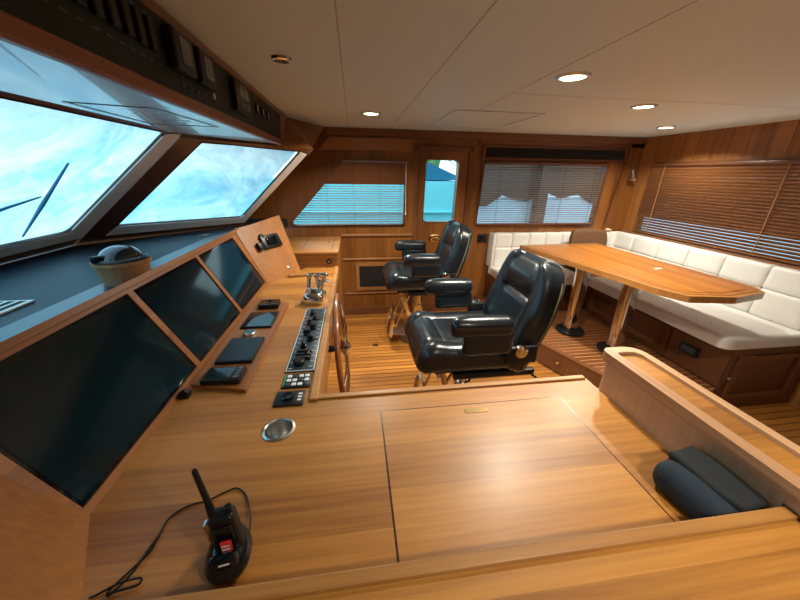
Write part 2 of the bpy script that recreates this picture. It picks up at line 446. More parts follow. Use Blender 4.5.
# slanted wood panels between the quarter window and the far wall
def sheet(bm, pts, thick, away=(-.5, .5, .2)):
    pts = [Vector(p) for p in pts]
    n = (pts[1] - pts[0]).cross(pts[2] - pts[0]).normalized()
    if n.dot(CAM - pts[0]) > 0: n = -n
    a = [bm.verts.new(p) for p in pts]; c = [bm.verts.new(p + n * thick) for p in pts]
    bm.faces.new(a); bm.faces.new(c[::-1])
    for i in range(len(pts)):
        j = (i + 1) % len(pts); bm.faces.new((a[i], a[j], c[j], c[i]))
    return bm
b = B()
tr = F2(1.31, .80, 0); br = F2(.985, -.01, 0)
sheet(b, [br, (-1.19, YW, 1.08), (-.27, YW, 2.04), tr], .03)
sheet(b, [br, (-1.08, 3.2, 1.0), (-1.19, YW, 1.0), (-1.19, YW, 1.08)], .03)
sheet(b, [tr, (-.27, YW, 2.04), (-.27, YW, 2.06), (-.54, 3.07, 2.06)], .03)
sheet(b, [tr, (-.54, 3.07, 2.06), F2(1.33, .86, 0)], .03)
tl_ = F2(.352, .86, 0)
sheet(b, [tl_, F2(1.33, .86, 0), (-.54, 3.07, 2.06), (-1.0, 2.5, 2.06)], .03)
struct('wall_corner', b, wood('corner panel cherry', WD, WL, 'Z', 'Y', .2, rough=.3, fine=45))

# dashboard shelf under the windscreen --------------------------------------
b = B()
prism(b, [(-.90, YN), (-.90, 2.56), (-.745, 3.05), (-.72, 3.64), (-1.17, 3.64), (-1.05, 3.19), (-1.03, 3.16), (-1.822, 2.342), (-1.824, YN)], 1.08, 1.163)
dash = obj('dashboard', b, 'dash', None, False); tag(dash, 'dark blue vinyl dashboard shelf below the windscreen', 'dashboard')
b = B(); prism(b, [(-.92, YN + .05), (-.92, 2.55), (-.80, 2.9), (-1.02, 2.88), (-1.09, 2.50), (-1.09, YN + .05)], 1.166, 1.172); obj('raised_pad', b, 'dashsheen', dash, False)
b = B(); box(b, -1.19, -1.13, 2.62, 2.72, 1.166, 1.170, .002); obj('placard', b, 'dim_display', dash)
b = B(); box(b, -1.50, -1.20, 1.12, 1.29, 1.164, 1.172, .003)
g = obj('defroster_grille', b, 'whiteplastic', dash)
b = B()
for k in range(8): box(b, -1.49 + k * .036, -1.470 + k * .036, 1.135, 1.275, 1.1722, 1.1732)
obj('slots', b, 'recess', g, False)

# ---------------------------------------------------------------- helm console
con = empty('helm_console', (-.45, 1.7, 0)); tag(con, 'long varnished cherry wood helm console with chart table top', 'console')
def cobj(name, bm, m, smooth=False, parent=None):
    if parent is None:
        o = obj(name, bm, m, con, smooth); o.location = (.45, -1.7, 0)
    else: o = obj(name, bm, m, parent, smooth)
    return o
ZT = .82
top = [(-.70, .66), (-.70, 2.47), (-.50, 2.81), (-.46, 2.90), (-.17, 2.90), (-.17, 1.05), (.963, 1.05), (.963, -.45), (-.05, -.45), (-.34, .07)]
b = B(); prism(b, top, ZT - .04, ZT, ([(-.281 + .046 * math.cos(2 * PI * k / 40), .888 + .046 * math.sin(2 * PI * k / 40)) for k in range(40)],)); cobj('worktop', b, 'wood_x')
b = B(); box(b, -.197, -.166, 1.02, 2.90, ZT, ZT + .012, .004); box(b, -.20, .955, 1.026, 1.052, ZT, ZT + .009, .004); cobj('fiddle_rail', b, 'wood_rail')
b = B(); box(b, -.19, -.165, 1.055, 2.90, ZT - .07, ZT - .001, .004); cobj('edge_band', b, 'wood_raily')
b = B(); box(b, -.30, -.275, 1.0, 2.90, 0, ZT - .04); box(b, -.28, 1.10, .99, 1.015, 0, ZT - .04); cobj('front_panel', b, 'wall_zy')
# bezel holding the three displays: runs along y, tilted back
BX0, BX1, BZ1 = -.69, -.895, 1.21
BV = Vector((BX1 - BX0, 0, BZ1 - ZT)); BL = BV.length; BVn = BV.normalized(); BN = Vector((0, 1, 0)).cross(BVn); 
if BN.x < 0: BN = -BN
def FB(u, v, w): return Vector((BX0, u, ZT)) + BVn * v + BN * w
scr = [(.652, 1.288), (1.322, 1.868), (1.902, 2.455)]
holes = [[(a, .022), (c, .022), (c, BL - .028), (a, BL - .028)] for a, c in scr]
b = B(); prism(b, [(.635, 0), (2.478, 0), (2.565, BL), (.59, BL)], -.03, .0, holes, FB); cobj('bezel_frame', b, 'bezel')
b = B(); prism(b, [(.55, BL - .012), (2.57, BL - .012), (2.57, BL + .01), (.55, BL + .01)], -.03, .012, (), FB); cobj('bezel_cap', b, 'bezel')
# angled end panels
def FE(p, q, r_, s, th=.025):
    p, q, r_, s = map(Vector, (p, q, r_, s)); nn = (q - p).cross(s - p).normalized(); r_ = r_ - nn * (r_ - p).dot(nn)
    bm = B(); sheet(bm, [p, q, r_, s], th); return bm
b = FE((-.687, 2.47, ZT), (-.49, 2.81, ZT), (-.745, 3.07, 1.222), (-.895, 2.562, 1.222)); cobj('end_panel', b, 'bezelend')
b = B(); sweep(b, [(-.895, 2.562, 1.222), (-.745, 3.07, 1.222)], .009, 8); cobj('end_cap', b, 'bezel')
b = FE((-.687, .645, ZT), (-.33, .05, ZT), (-.54, -.35, 1.21), (-.895, .592, 1.21)); cobj('near_end_panel', b, 'bezelend')
# hatch lid with dark seam, flush pull
b = B(); box(b, .066, .776, .40, .936, ZT, ZT + .0008); cobj('lid_seam', b, 'inlay')
b = B(); box(b, .071, .771, .405, .931, ZT + .0002, ZT + .0016); lid = cobj('lid', b, 'wood_lid')
b = B(); prism(b, rpoly([(.372, .885), (.462, .885), (.462, .905), (.372, .905)], .0098), ZT + .0016, ZT + .004); obj('finger_pull', b, 'brass', lid)
# raised bar near the front of the table

fl_ = empty('side_counter', (.3, .1, ZT)); tag(fl_, 'raised wooden counter with an edge strip in the near foreground of the chart table', 'counter')
b = B(); box(b, -.52, 1.40, -.44, .358, .002, .097); o = obj('top_panel', b, 'wood_lid', fl_, False); o.location = (-.3, -.1, 0)
b = B(); box(b, -.54, 1.40, .358, .386, .002, .108, .005); o = obj('edge_strip', b, 'wood_rail', fl_, False); o.location = (-.3, -.1, 0)
# plinth for the small displays
b = B(); prism(b, [(-.672, 1.16), (-.447, 1.10), (-.447, 2.01), (-.672, 2.12)], ZT, ZT + .018); cobj('instrument_plinth', b, 'bezel')
# chest support
b = B(); box(b, -.92, -.72, -.4, 2.5, .0, .80); cobj('carcass', b, 'wall_zy')

# displays
def FBw(z): return z
def monitor(k, a, c, label):
    r = empty('monitor', FB((a + c) / 2, BL / 2, -.02)); tag(r, label, 'screen', 'three flat helm displays in the console')
    r.rotation_euler = Matrix((BVn.cross(BN) * 1, BVn, BN)).transposed().to_euler() if False else (0, 0, 0)
    off = -(FB((a + c) / 2, BL / 2, -.02))
    def F(u, v, w): return FB(u, v, w) + off
    b = B(); prism(b, [(a + .002, .024), (c - .002, .024), (c - .002, BL - .03), (a + .002, BL - .03)], -.022, -.006, (), F); obj('housing', b, 'blackgloss', r, False)
    b = B(); prism(b, [(a + .012, .036), (c - .012, .036), (c - .016, BL - .044), (a + .016, BL - .044)], -.0058, -.0045, (), F); obj('screen', b, 'screen', r, False)
    return r
monitor(0, *scr[0], 'largest black display at the near end of the console')
monitor(1, *scr[1], 'middle black display in the console, between two slim wood dividers')
monitor(2, *scr[2], 'far black display in the console, beside the wood end panel with a black bracket')

# bracket with black device on the far angled end panel
EP = Vector((-.687, 2.47, ZT)); EU = (Vector((-.49, 2.81, ZT)) - EP).normalized(); EV0 = (Vector((-.895, 2.562, 1.222)) - EP)
EN = EU.cross(EV0).normalized()
if EN.dot(CAM - EP) < 0: EN = -EN
EV = EN.cross(EU); EV = EV if EV.z > 0 else -EV
def FEn(u, v, w): return EP + EU * u + EV * v + EN * w
def M4E(u, v, w):
    m = Matrix.Identity(4); m.col[0][:3] = EU; m.col[1][:3] = EV; m.col[2][:3] = EN; m.col[3][:3] = FEn(u, v, w); return m
r = empty('handset_bracket', FEn(.22, .30, 0)); tag(r, 'black radio socket and hand microphone bracket on the far wood end panel', 'bracket')
offv = -r.location
b = B(); box(b, -.075, .075, -.04, .045, 0, .02, .005, T(*offv) @ M4E(.235, .31, 0) @ Matrix.Scale(1.3, 4)); obj('socket_plate', b, 'black', r)
b = B(); box(b, -.045, .04, -.022, .025, .02, .032, .004, T(*offv) @ M4E(.235, .31, 0) @ Matrix.Scale(1.3, 4)); obj('socket_cover', b, 'blackgloss', r)
b = B(); box(b, -.02, .02, -.025, .025, 0, .03, .005, T(*offv) @ M4E(.10, .29, 0) @ Matrix.Scale(1.2, 4)); obj('microphone_clip', b, 'black', r)
b = B(); box(b, -.012, .012, -.015, .02, .0, .028, .004, T(*offv) @ M4E(.165, .365, 0)); obj('cable_gland', b, 'black', r)
b = B(); lathe(b, [(0, 0), (.013, 0), (.013, .004), (.009, .006), (0, .006)], 20, M4E(.285, .06, 0)); o = obj('key_socket', b, 'steel'); tag(o, 'small round steel socket low on the far wood end panel', 'socket')

# ---------------------------------------------------------------- items on the plinth
ZP = ZT + .018
def slab_item(name, label, cat, cx, cy, w, l, t, rz, group=None):
    r = empty(name, (cx, cy, ZP), rz); tag(r, label, cat, group)
    b = B(); box(b, -w / 2, w / 2, -l / 2, l / 2, 0, t, .006); obj('case', b, 'black', r)
    return r
r = slab_item('tablet_display', 'large black cover plate display lying nearest but one on the console plinth', 'screen', -.553, 1.402, .158, .225, .016, .0)
r['label'] = 'black square cover display with two dots, nearest side of the round button'
b = B(); box(b, -.074, .074, -.107, .107, .0155, .0168); obj('screen', b, 'coverplate', r, False)
for sx, sy in ((-.05, -.02), (.055, .075)):
    b = B(); cyl(b, (sx, sy, .0165), (sx, sy, .0185), .003, seg=10); obj('corner_dot', b, 'dim_display', r)
r = slab_item('tablet_display', '', 'screen', -.553, 1.745, .165, .21, .012, .0)
r['label'] = 'black square flat display reflecting the windscreen, between the round button and the smallest display'
b = B(); box(b, -.074, .074, -.098, .098, .0115, .0128); obj('screen', b, 'blackgloss', r, False)
r = slab_item('autopilot_display', 'small thick black display at the far end of the console plinth', 'screen', -.553, 1.955, .12, .10, .03, .05)
b = B(); box(b, -.052, .052, -.03, .042, .0295, .0312); obj('screen', b, 'blackgloss', r, False)
b = B()
for k in range(5): box(b, -.045 + k * .02, -.032 + k * .02, -.045, -.036, .0295, .032, .001)
obj('key_row', b, 'dim_display', r)
r = slab_item('chart_plotter', 'small black instrument with a column of keys at the near end of the console plinth', 'screen', -.553, 1.188, .15, .098, .026, -.03)
b = B(); box(b, -.062, .035, -.038, .038, .0255, .0268); obj('screen', b, 'screen', r, False)
b = B()
for k in range(4):
    box(b, .045, .066, -.038 + k * .020, -.024 + k * .020, .0255, .0285, .002)
obj('key_column', b, 'dim_display', r)
b = B(); lathe(b, [(0, 0), (.033, 0), (.033, .012), (.028, .018), (.022, .019), (.02, .014), (0, .014)], 32, T(-.565, 1.575, ZP)); o = obj('rotary_button', b, ['steel']); tag(o, 'round steel rimmed push button between two flat displays', 'button')
b = B(); lathe(b, [(0, 0), (.0195, 0), (.0195, .004), (0, .004)], 24, T(0, 0, 0)); p = obj('button_face', b, 'blackgloss', o); p.location = (-.565, 1.575, ZP + .0142)
# camera puck beside monitor
b = B(); box(b, -.02, .02, -.016, .016, 0, .022, .005); cyl(b, (.0, 0, .02), (.012, 0, .03), .011); o = obj('puck', b, 'black', None, True, (-.672, 1.105, ZT)); o.name = 'cable_plug'; tag(o, 'small black cable plug on the worktop at the foot of the screens', 'plug')

# engine control panel
r = empty('engine_panel', (-.262, 1.575, ZT)); tag(r, 'long grey engine control panel covered with black knobs and small gauges', 'control panel')
b = B(); box(b, -.063, .063, -.355, .355, 0, .006, .002); obj('plate', b, 'panelgrey', r)
b = B()
for (x0, x1, y0, y1) in ((-.060, -.057, -.35, .35), (.057, .060, -.35, .35), (-.06, .06, -.35, -.347), (-.06, .06, .347, .35)): box(b, x0, x1, y0, y1, .006, .0066)
for k in range(15): box(b, -.05, -.035, -.33 + k * .046, -.327 + k * .046, .006, .0066); box(b, .035, .05, -.32 + k * .046, -.317 + k * .046, .006, .0066)
obj('markings', b, 'printwhite', r, False)
for k in range(8):
    y = -.21 + k * .066
    b = B(); lathe(b, [(0, 0), (.018, 0), (.016, .012), (.009, .014), (.009, .028), (0, .028)], 20, T(-.012 if k % 2 else .012, y, .006)); box(b, -.004, .004, -.018, .018, .012, .03, .002, T(-.012 if k % 2 else .012, y, .006) @ RZ(.5 * k)); obj('knob', b, 'black', r)
for k in range(4):
    y = -.19 + k * .125
    b = B(); lathe(b, [(0, 0), (.012, 0), (.012, .005), (.0095, .007), (0, .006)], 18, T(.038 if k % 2 else -.038, y, .006)); obj('gauge', b, 'chrome', r)
b = B()
for k in range(3): box(b, -.035, .035, -.265 + k * .028, -.248 + k * .028, .006, .022, .003)
obj('lever_bank', b, 'black', r)
b = B(); lathe(b, [(0, 0), (.026, 0), (.026, .02), (.02, .026), (0, .026)], 24, T(-.01, -.295, .006)); obj('dial', b, 'black', r)

r = empty('keypad', (-.262, 1.155, ZT)); tag(r, 'small keypad with white printed buttons nearest the end of the engine panel', 'keypad')
b = B(); box(b, -.057, .057, -.047, .047, 0, .008, .003); obj('plate', b, 'black', r)
for i in range(4):
    for j in range(3):
        b = B(); box(b, -.009, .009, -.009, .009, .008, .0105, .002, T(-.033 + i * .024, -.028 + j * .028, 0)); obj('key', b, 'printwhite' if (i + j) % 3 else 'panelgrey', r)
b = B(); box(b, -.053, -.048, -.04, .04, .008, .009); obj('green_strip', b, 'green', r, False)
r = empty('joystick_panel', (-.272, 1.045, ZT)); tag(r, 'black plate with round dial and white symbols beside the cup holder', 'control panel')
b = B(); box(b, -.055, .055, -.044, .044, 0, .007, .003); obj('plate', b, 'black', r)
b = B(); lathe(b, [(0, 0), (.024, 0), (.024, .008), (.018, .012), (.012, .010), (0, .011)], 28, T(-.008, .0, .007)); obj('dial', b, 'blackgloss', r)
b = B()
for k in range(3): box(b, .03, .044, -.02 + k * .018, -.011 + k * .018, .007, .0078)
obj('symbols', b, 'printwhite', r, False)
# cup holder
b = B(); lathe(b, [(0, -.001), (.0455, -.001), (.0455, .0805), (.054, .0805), (.054, .083), (.047, .086), (.044, .083), (.0435, .012), (.040, .004), (0, .004)], 44)
o = obj('cup_holder', b, 'steel', None, True, (-.281, .888, ZT - .080)); tag(o, 'round steel cup holder set into the worktop', 'cup holder')

# throttle levers
r = empty('throttle_control', (-.29, 2.06, ZT)); tag(r, 'chrome twin lever throttle beyond the engine panel', 'throttle lever')
b = B(); rbox(.066, .085, .042, .036, 8, M4=T(0, 0, .035), bm=b); obj('base', b, 'chrome', r)
for s in (-1, 1):
    b = B(); sweep(b, smoothpts([(s * .03, -.0, .04), (s * .032, .012, .09), (s * .026, .03, .15)]), [.017] * 8 + [.012] * 9, 12); l = obj('lever', b, 'chrome', r)
    b = B(); lathe(b, [(0, -.024), (.011, -.02), (.017, -.004), (.017, .008), (.01, .02), (0, .023)], 20, T(s * .024, .032, .168)); obj('knob', b, 'chrome', l)
b = B(); cyl(b, (-.055, 0, .045), (.055, 0, .045), .026, seg=24); obj('hub', b, 'chrome', r)
b = B(); rbox(.028, .032, .02, .018, 6, M4=T(.045, .10, .02), bm=b); cyl(b, (.045, .10, .04), (.045, .1, .075), .007); cyl(b, (.045, .10, .075), (.045, .1, .095), .014, .012); obj('trim_knob', b, 'chrome', r)
r = empty('horn_lever', (-.265, 2.48, ZT)); tag(r, 'small chrome swivel lever on the far end of the console', 'lever')
b = B(); lathe(b, [(0, 0), (.045, 0), (.045, .008), (.02, .014), (.016, .04), (0, .04)], 28); obj('base', b, 'chrome', r)
b = B(); rbox(.04, .024, .02, .018, 6, M4=T(.0, 0, .055), bm=b); sweep(b, smoothpts([(-.02, 0, .055), (-.06, -.01, .07), (-.085, -.015, .068)]), .009); obj('lever', b, 'chrome', r)
b = B(); box(b, -.075, .075, -.032, .032, 0, .018, .004); o = obj('wooden_tray', b, 'wood_rail', None, True, (-.49, 2.655, ZT)); o.rotation_euler = (0, 0, .25); tag(o, 'small pale wooden block lying on the console below the end panel', 'block')

# far cabinet at the end of the console
r = empty('end_cabinet', (-.40, 3.28, 0)); tag(r, 'light wood cabinet with lift up lid against the far wall', 'cabinet')
b = B(); box(b, -.32, .232, -.375, .372, 0, .94, .002); obj('body', b, 'wood_x', r, False)
b = B(); box(b, -.34, .242, -.39, .374, .941, .967, .006); t = obj('lid', b, 'wood_rail', r)
b = B(); box(b, -.1, -.094, -.35, .35, .967, .9678); box(b, .175, .181, -.35, .35, .967, .9678); cyl(b, (.13, .05, .967), (.13, .05, .971), .012, seg=16); obj('lid_seams', b, 'inlay', t)
b = B(); lathe(b, [(0, 0), (.024, 0), (.024, .008), (.012, .012), (.01, .022), (0, .022)], 24, T(.155, -.376, .878) @ RX(PI / 2)); k = obj('knob', b, 'black', r)
b = B(); cyl(b, (.155, -.399, .878), (.155, -.402, .878), .007, seg=12); obj('knob_centre', b, 'chrome', k)

# steering wheel
r = empty('steering_wheel', (-.20, 1.86, .56)); r.rotation_euler = (0, -.06, 0); tag(r, 'varnished wood and chrome steering wheel hanging on the console side', 'steering wheel')
pts = [(.09, .345 * math.cos(2 * PI * k / 64), .345 * math.sin(2 * PI * k / 64)) for k in range(64)]
b = B(); sweep(b, pts, .017, 14, True); obj('rim', b, wood('wheel rim wood', (.16, .05, .016), (.38, .15, .05), 'Y', 'Z', .5, rough=.1, coat=.8), r)
for k in range(6):
    a = k * PI / 3 + .3
    b = B(); sweep(b, smoothpts([(.105, .03 * math.cos(a), .03 * math.sin(a)), (.115, .18 * math.cos(a), .18 * math.sin(a)), (.09, .335 * math.cos(a), .335 * math.sin(a))], 6), .0085, 10); obj('spoke', b, 'chrome', r)
b = B(); lathe(b, [(0, .0), (.045, .0), (.05, .03), (.03, .05), (.014, .06), (0, .062)], 28, T(.085, 0, 0) @ RY(PI / 2)); obj('hub', b, 'chrome', r)
b = B(); cyl(b, (-.095, 0, 0), (.09, 0, 0), .022); obj('shaft', b, 'black', r)
b = B(); lathe(b, [(0, .0), (.02, .0), (.024, .02), (.0, .03)], 16, T(-.274, 1.19, .30) @ RY(PI / 2)); o = obj('round_switch', b, 'black'); tag(o, 'black round switch low on the console side near the wheel', 'switch')
b = B(); lathe(b, [(0, .0), (.02, .0), (.026, .02), (.0, .035)], 16, T(-.274, 1.5, .50) @ RY(PI / 2)); o = obj('black_socket', b, 'black'); tag(o, 'black round socket on the console side behind the wheel rim', 'socket')

# compass in its wooden binnacle on the dash
r = empty('compass', (-1.01, 1.505, 1.172)); tag(r, 'black domed compass in a round wooden binnacle on the dashboard', 'compass')
BW = wood('binnacle wood', (.30, .13, .05), (.55, .30, .14), 'Z', 'X', .1, rough=.35)
b = B(); lathe(b, [(0, 0), (.082, 0), (.090, .04), (.097, .080), (.103, .081), (.103, .096), (.085, .098), (.078, .092), (0, .092)], 48); obj('binnacle', b, BW, r)
b = B(); lathe(b, [(.100, .097), (.100, .102), (.088, .108), (.080, .102)], 48); obj('rim', b, 'black', r)
b = B(); lathe(b, [(.078, .098)] + [(.077 * math.cos(a), .102 + .055 * math.sin(a)) for a in [k * PI / 16 for k in range(0, 8)]] + [(0, .157)], 48); obj('dome', b, 'blackwall', r)
b = B(); box(b, -.024, .024, -.012, .012, .100, .128, .006, T(-.04, -.072, 0) @ RZ(.4)); obj('light_housing', b, 'black', r)
b = B()
for k in range(18):
    a = -2.2 + k * .12; box(b, -.0015, .0015, -.004, .004, 0, .0015, M4=T(.084 * math.cos(a), .084 * math.sin(a), .1065) @ RZ(a + PI / 2))
obj('degree_marks', b, 'printwhite', r, False)

# ---------------------------------------------------------------- overhead console
r = empty('overhead_console', (-.75, 1.3, 1.82)); tag(r, 'overhead electronics box with dark instrument fascia hung below the ceiling', 'overhead console')
def oobj(name, bm, m, smooth=False, parent=None):
    o = obj(name, bm, m, parent or r, smooth)
    if parent is None: o.location = (.75, -1.3, -1.82)
    return o
und = [(-.90, YN), (-.52, YN), (-.52, 2.68), (-.91, 2.13)]
b = B(); prism(b, und, 1.818, 1.836)
UM = plain('glossy grey laminate', (.36, .40, .44), .24, coat=.5)
oobj('underside', b, UM)
b = B()
hq = [(-.86, 1.24), (-.63, 1.30), (-.60, 1.76), (-.87, 1.72)]
prism(b, offset(hq, -.0), 1.8165, 1.818, (offset(hq, -.008),)); hh = oobj('hatch_seam', b, 'inlay')
b = B(); box(b, -.70, -.66, 1.58, 1.60, 1.8155, 1.818); oobj('latch', b, 'steel')
b = B(); box(b, -.535, -.508, YN, 2.70, 1.812, 1.850, .006); oobj('lower_trim', b, wood('overhead trim', (.14, .045, .02), (.28, .10, .04), 'Y', 'Z', .5))
b = B(); box(b, -.53, -.512, YN, 2.78, 1.850, 2.022); oobj('fascia', b, 'fascia')
b = B(); box(b, -.535, -.506, YN, 2.98, 2.020, 2.049, .005); sheet(b, [(-.508, 2.70, 1.82), (-.508, 2.97, 2.045), (-.508, 2.76, 2.045), (-.508, 2.66, 1.82)], .02); oobj('upper_trim', b, 'trimdark_y')
b = B(); prism(b, [(-.90, YN), (-.52, YN), (-.52, 2.68), (-.90, 2.13)], 1.84, 2.045); oobj('carcass', b, 'trimdark_y')
# instruments along the fascia (y positions measured along it)
XF = -.512
for k in range(18):
    y = .24 + k * .050
    b = B(); box(b, XF, XF + .012, y, y + .026, 1.922, 1.995, .003); q = oobj('breaker_switch', b, 'black')
b = B()
for k in range(18): box(b, XF, XF + .0015, .245 + k * .050, .262 + k * .050, 2.001, 2.007)
for k in range(26): box(b, XF, XF + .0012, .24 + k * .04, .26 + k * .04, 1.897, 1.901)
oobj('fascia_lettering', b, 'panelgrey')
for y, nm in ((1.245, 'left'), (1.41, 'right')):
    b = B(); box(b, XF, XF + .028, y - .066, y + .06, 1.905, 2.008, .006); q = oobj('display_unit', b, 'black')
    b = B(); box(b, XF + .0275, XF + .030, y - .035, y + .035, 1.925, 1.995, .002); oobj('lcd', b, 'dim_display', False, None)
b = B()
for k in range(3): cyl(b, (XF, 1.24 + k * .05, 1.876), (XF + .006, 1.24 + k * .05, 1.876), .006, seg=12)
oobj('warning_lamps', b, 'panelgrey')
b = B(); box(b, XF, XF + .002, 1.49, 1.505, 1.885, 1.903); oobj('placard', b, 'printwhite')
b = B(); box(b, XF, XF + .022, 1.70, 1.93, 1.882, 2.006, .004); oobj('alarm_panel', b, 'black')
b = B(); box(b, XF + .0215, XF + .0235, 1.76, 1.88, 1.945, 1.99)
for k in range(4): box(b, XF + .0215, XF + .0245, 1.755 + k * .034, 1.775 + k * .034, 1.90, 1.925)
oobj('alarm_keys', b, 'dim_display')
for k in range(3):
    b = B(); lathe(b, [(0, 0), (.032, 0), (.032, .01), (.027, .013), (.024, .008), (0, .008)], 24, T(XF, 2.10 + k * .12, 1.950) @ RY(PI / 2)); oobj('gauge', b, 'black', True)
    b = B(); box(b, XF + .008, XF + .0105, 2.097 + k * .12, 2.103 + k * .12, 1.925, 1.968); oobj('gauge_needle', b, 'printwhite')

# ---------------------------------------------------------------- parapet beside the chart table
r = empty('storage_parapet', (1.03, .45, 0)); tag(r, 'long raised wooden parapet box bordering the chart table on the right', 'parapet')
PX0, PX1, PY1, PZ = .965, 1.095, .975, .965
def pobj(name, bm, m, smooth=False):
    o = obj(name, bm, m, r, smooth); o.location = (-1.03, -.45, 0); return o
b = B(); prism(b, rpoly([(PX0, .39), (PX1, .39), (PX1, PY1), (PX0, PY1)], [0, 0, .07, .03], 8), 0, PZ); box(b, PX0, PX1, -.45, .3895, .929, PZ); pobj('body', b, 'ped')
outer = rpoly([(PX0 - .014, -.45), (PX1 + .012, -.45), (PX1 + .012, PY1 + .016), (PX0 - .014, PY1 + .018)], [0, 0, .08, .04], 8)
inner = rpoly([(PX0 + .024, -.44), (PX1 - .018, -.44), (PX1 - .018, PY1 - .022), (PX0 + .024, PY1 - .022)], [0, 0, .035, .015], 8)
RM = wood('pale rail', (.36, .17, .08), (.62, .38, .2), 'Y', 'X', .5)
b = B(); prism(b, outer, PZ + .006, PZ + .03, (inner,)); pobj('rail', b, RM)
b = B(); prism(b, offset(outer, -.004), PZ - .012, PZ + .006); pobj('moulding', b, RM)
b = B(); prism(b, inner, PZ + .006, PZ + .017); pobj('top_panel', b, 'wood_x')

# folded navy bag on the table
r = empty('folded_bag', (.909, .488, ZT)); tag(r, 'folded dark navy fleece bag lying in the corner beside the parapet', 'bag')
def wob(x, y, z):
    n = noise.noise(Vector((x * 9, y * 9, z * 9))) * .008
    return (x + n, y + n * .7, z + n)
b = rbox(.047, .095, .042, .036, 18, .004, wob, T(-.055, -.015, .043) @ RZ(.16)); obj('rolled_body', b, 'navy', r)
b = rbox(.062, .093, .024, .02, 14, .003, wob, T(.008, -.005, .052) @ RY(.12) @ RZ(.10)); obj('folded_flap', b, 'navydark', r)
b = rbox(.05, .088, .012, .011, 12, .002, wob, T(.0, .0, .083) @ RY(.12) @ RZ(.16)); obj('overlap', b, 'navydark', r)

# ---------------------------------------------------------------- radio in charger with cord
r = empty('handheld_radio', (-.300, .508, ZT), .12); tag(r, 'black handheld radio with red key and stub antenna standing in its charger', 'radio')
RT = T(0, .0, .022) @ RX(.05) @ Matrix.Scale(1.22, 4)
b = B(); 
def rfn(x, y, z):
    w = 1 - .12 * (z / .055)
    return (x * w, y, z)
b = rbox(.0235, .015, .058, .010, 8, 0, rfn, RT @ T(0, 0, .045)); obj('body', b, 'black', r)
b = B(); box(b, -.016, .016, -.0185, -.013, .050, .088, .003, RT); obj('display', b, 'blackgloss', r)
b = B(); box(b, -.009, .009, -.021, -.014, .018, .050, .003, RT); obj('red_key', b, 'red', r)
b = B()
for k in range(3): box(b, -.0065, .0065, -.0218, -.0208, .023 + k * .009, .026 + k * .009, M4=RT)
obj('key_marks', b, 'printwhite', r, False)
b = B(); cyl(b, RT @ Vector((-.014, .0, .09)), RT @ Vector((-.016, .004, .125)), .0085, .0075, 16); cyl(b, RT @ Vector((-.016, .004, .125)), RT @ Vector((-.022, .008, .20)), .0068, .0055, 16); cyl(b, RT @ Vector((-.022, .008, .2)), RT @ Vector((-.022, .008, .204)), .0055, .004, 16); obj('antenna', b, 'black', r)
b = B(); cyl(b, RT @ Vector((.012, .0, .1)), RT @ Vector((.012, .0, .115)), .0075, .007, 16); obj('volume_knob', b, 'black', r)
b = B(); box(b, -.031, -.022, -.007, .007, .04, .085, .003, RT); obj('talk_button', b, 'steel', r)
c = empty('radio_charger', (-.303, .496, ZT), .15); tag(c, 'glossy black oval charging cradle under the handheld radio', 'charger')
b = B()
def cfn(x, y, z):
    k = (1 - .22 * max(0, (z + .0) / .03)) * (1 - .45 * abs(y / .056) ** 2.2)
    zz = z + (.016 if y > .0 else 0) * max(0, (z) / .026) * min(1, y / .03)
    return (x * k, y * (1 - .1 * max(0, z / .03)), zz)
b = rbox(.047, .056, .026, .024, 12, 0, cfn, T(0, .0, .026)); obj('cradle', b, 'blackgloss', c)
b = rbox(.029, .010, .026, .009, 8, 0, None, T(0, -.034, .045) @ RX(.05)); obj('front_lip', b, 'blackgloss', c)
b = B(); box(b, -.010, .010, -.0015, .0015, 0, .002, M4=T(.004, -.0455, .058)); obj('charger_marks', b, 'printwhite', c, False)
b = B(); z = ZT + .004
pts = [(-.270, .53, z + .025), (-.283, .58, z + .01), (-.312, .645, z), (-.345, .675, z), (-.372, .668, z), (-.41, .648, z), (-.455, .638, z), (-.485, .61, z), (-.487, .565, z), (-.49, .53, z), (-.515, .49, z), (-.53, .462, z), (-.505, .462, z + .003), (-.475, .468, z + .003), (-.478, .480, z + .004), (-.515, .474, z + .005), (-.548, .462, z), (-.56, .458, z)]
sweep(b, smoothpts(pts, 6), .0022, 8)
pts2 = [(-.487, .565, z + .003), (-.492, .535, z + .003), (-.50, .49, z + .004), (-.515, .462, z + .004), (-.525, .455, z + .002)]
sweep(b, smoothpts(pts2, 6), .0022, 8)
o = obj('power_cord', b, 'black'); tag(o, 'thin black cord looping from the radio charger across the worktop', 'cord')

# ---------------------------------------------------------------- helm chairs
def backw(h):
    h = max(0, min(1, h)); t = max(0, h - .55) / .45
    return 1 - .14 * t - .22 * t ** 5 - .05 * (1 - h)

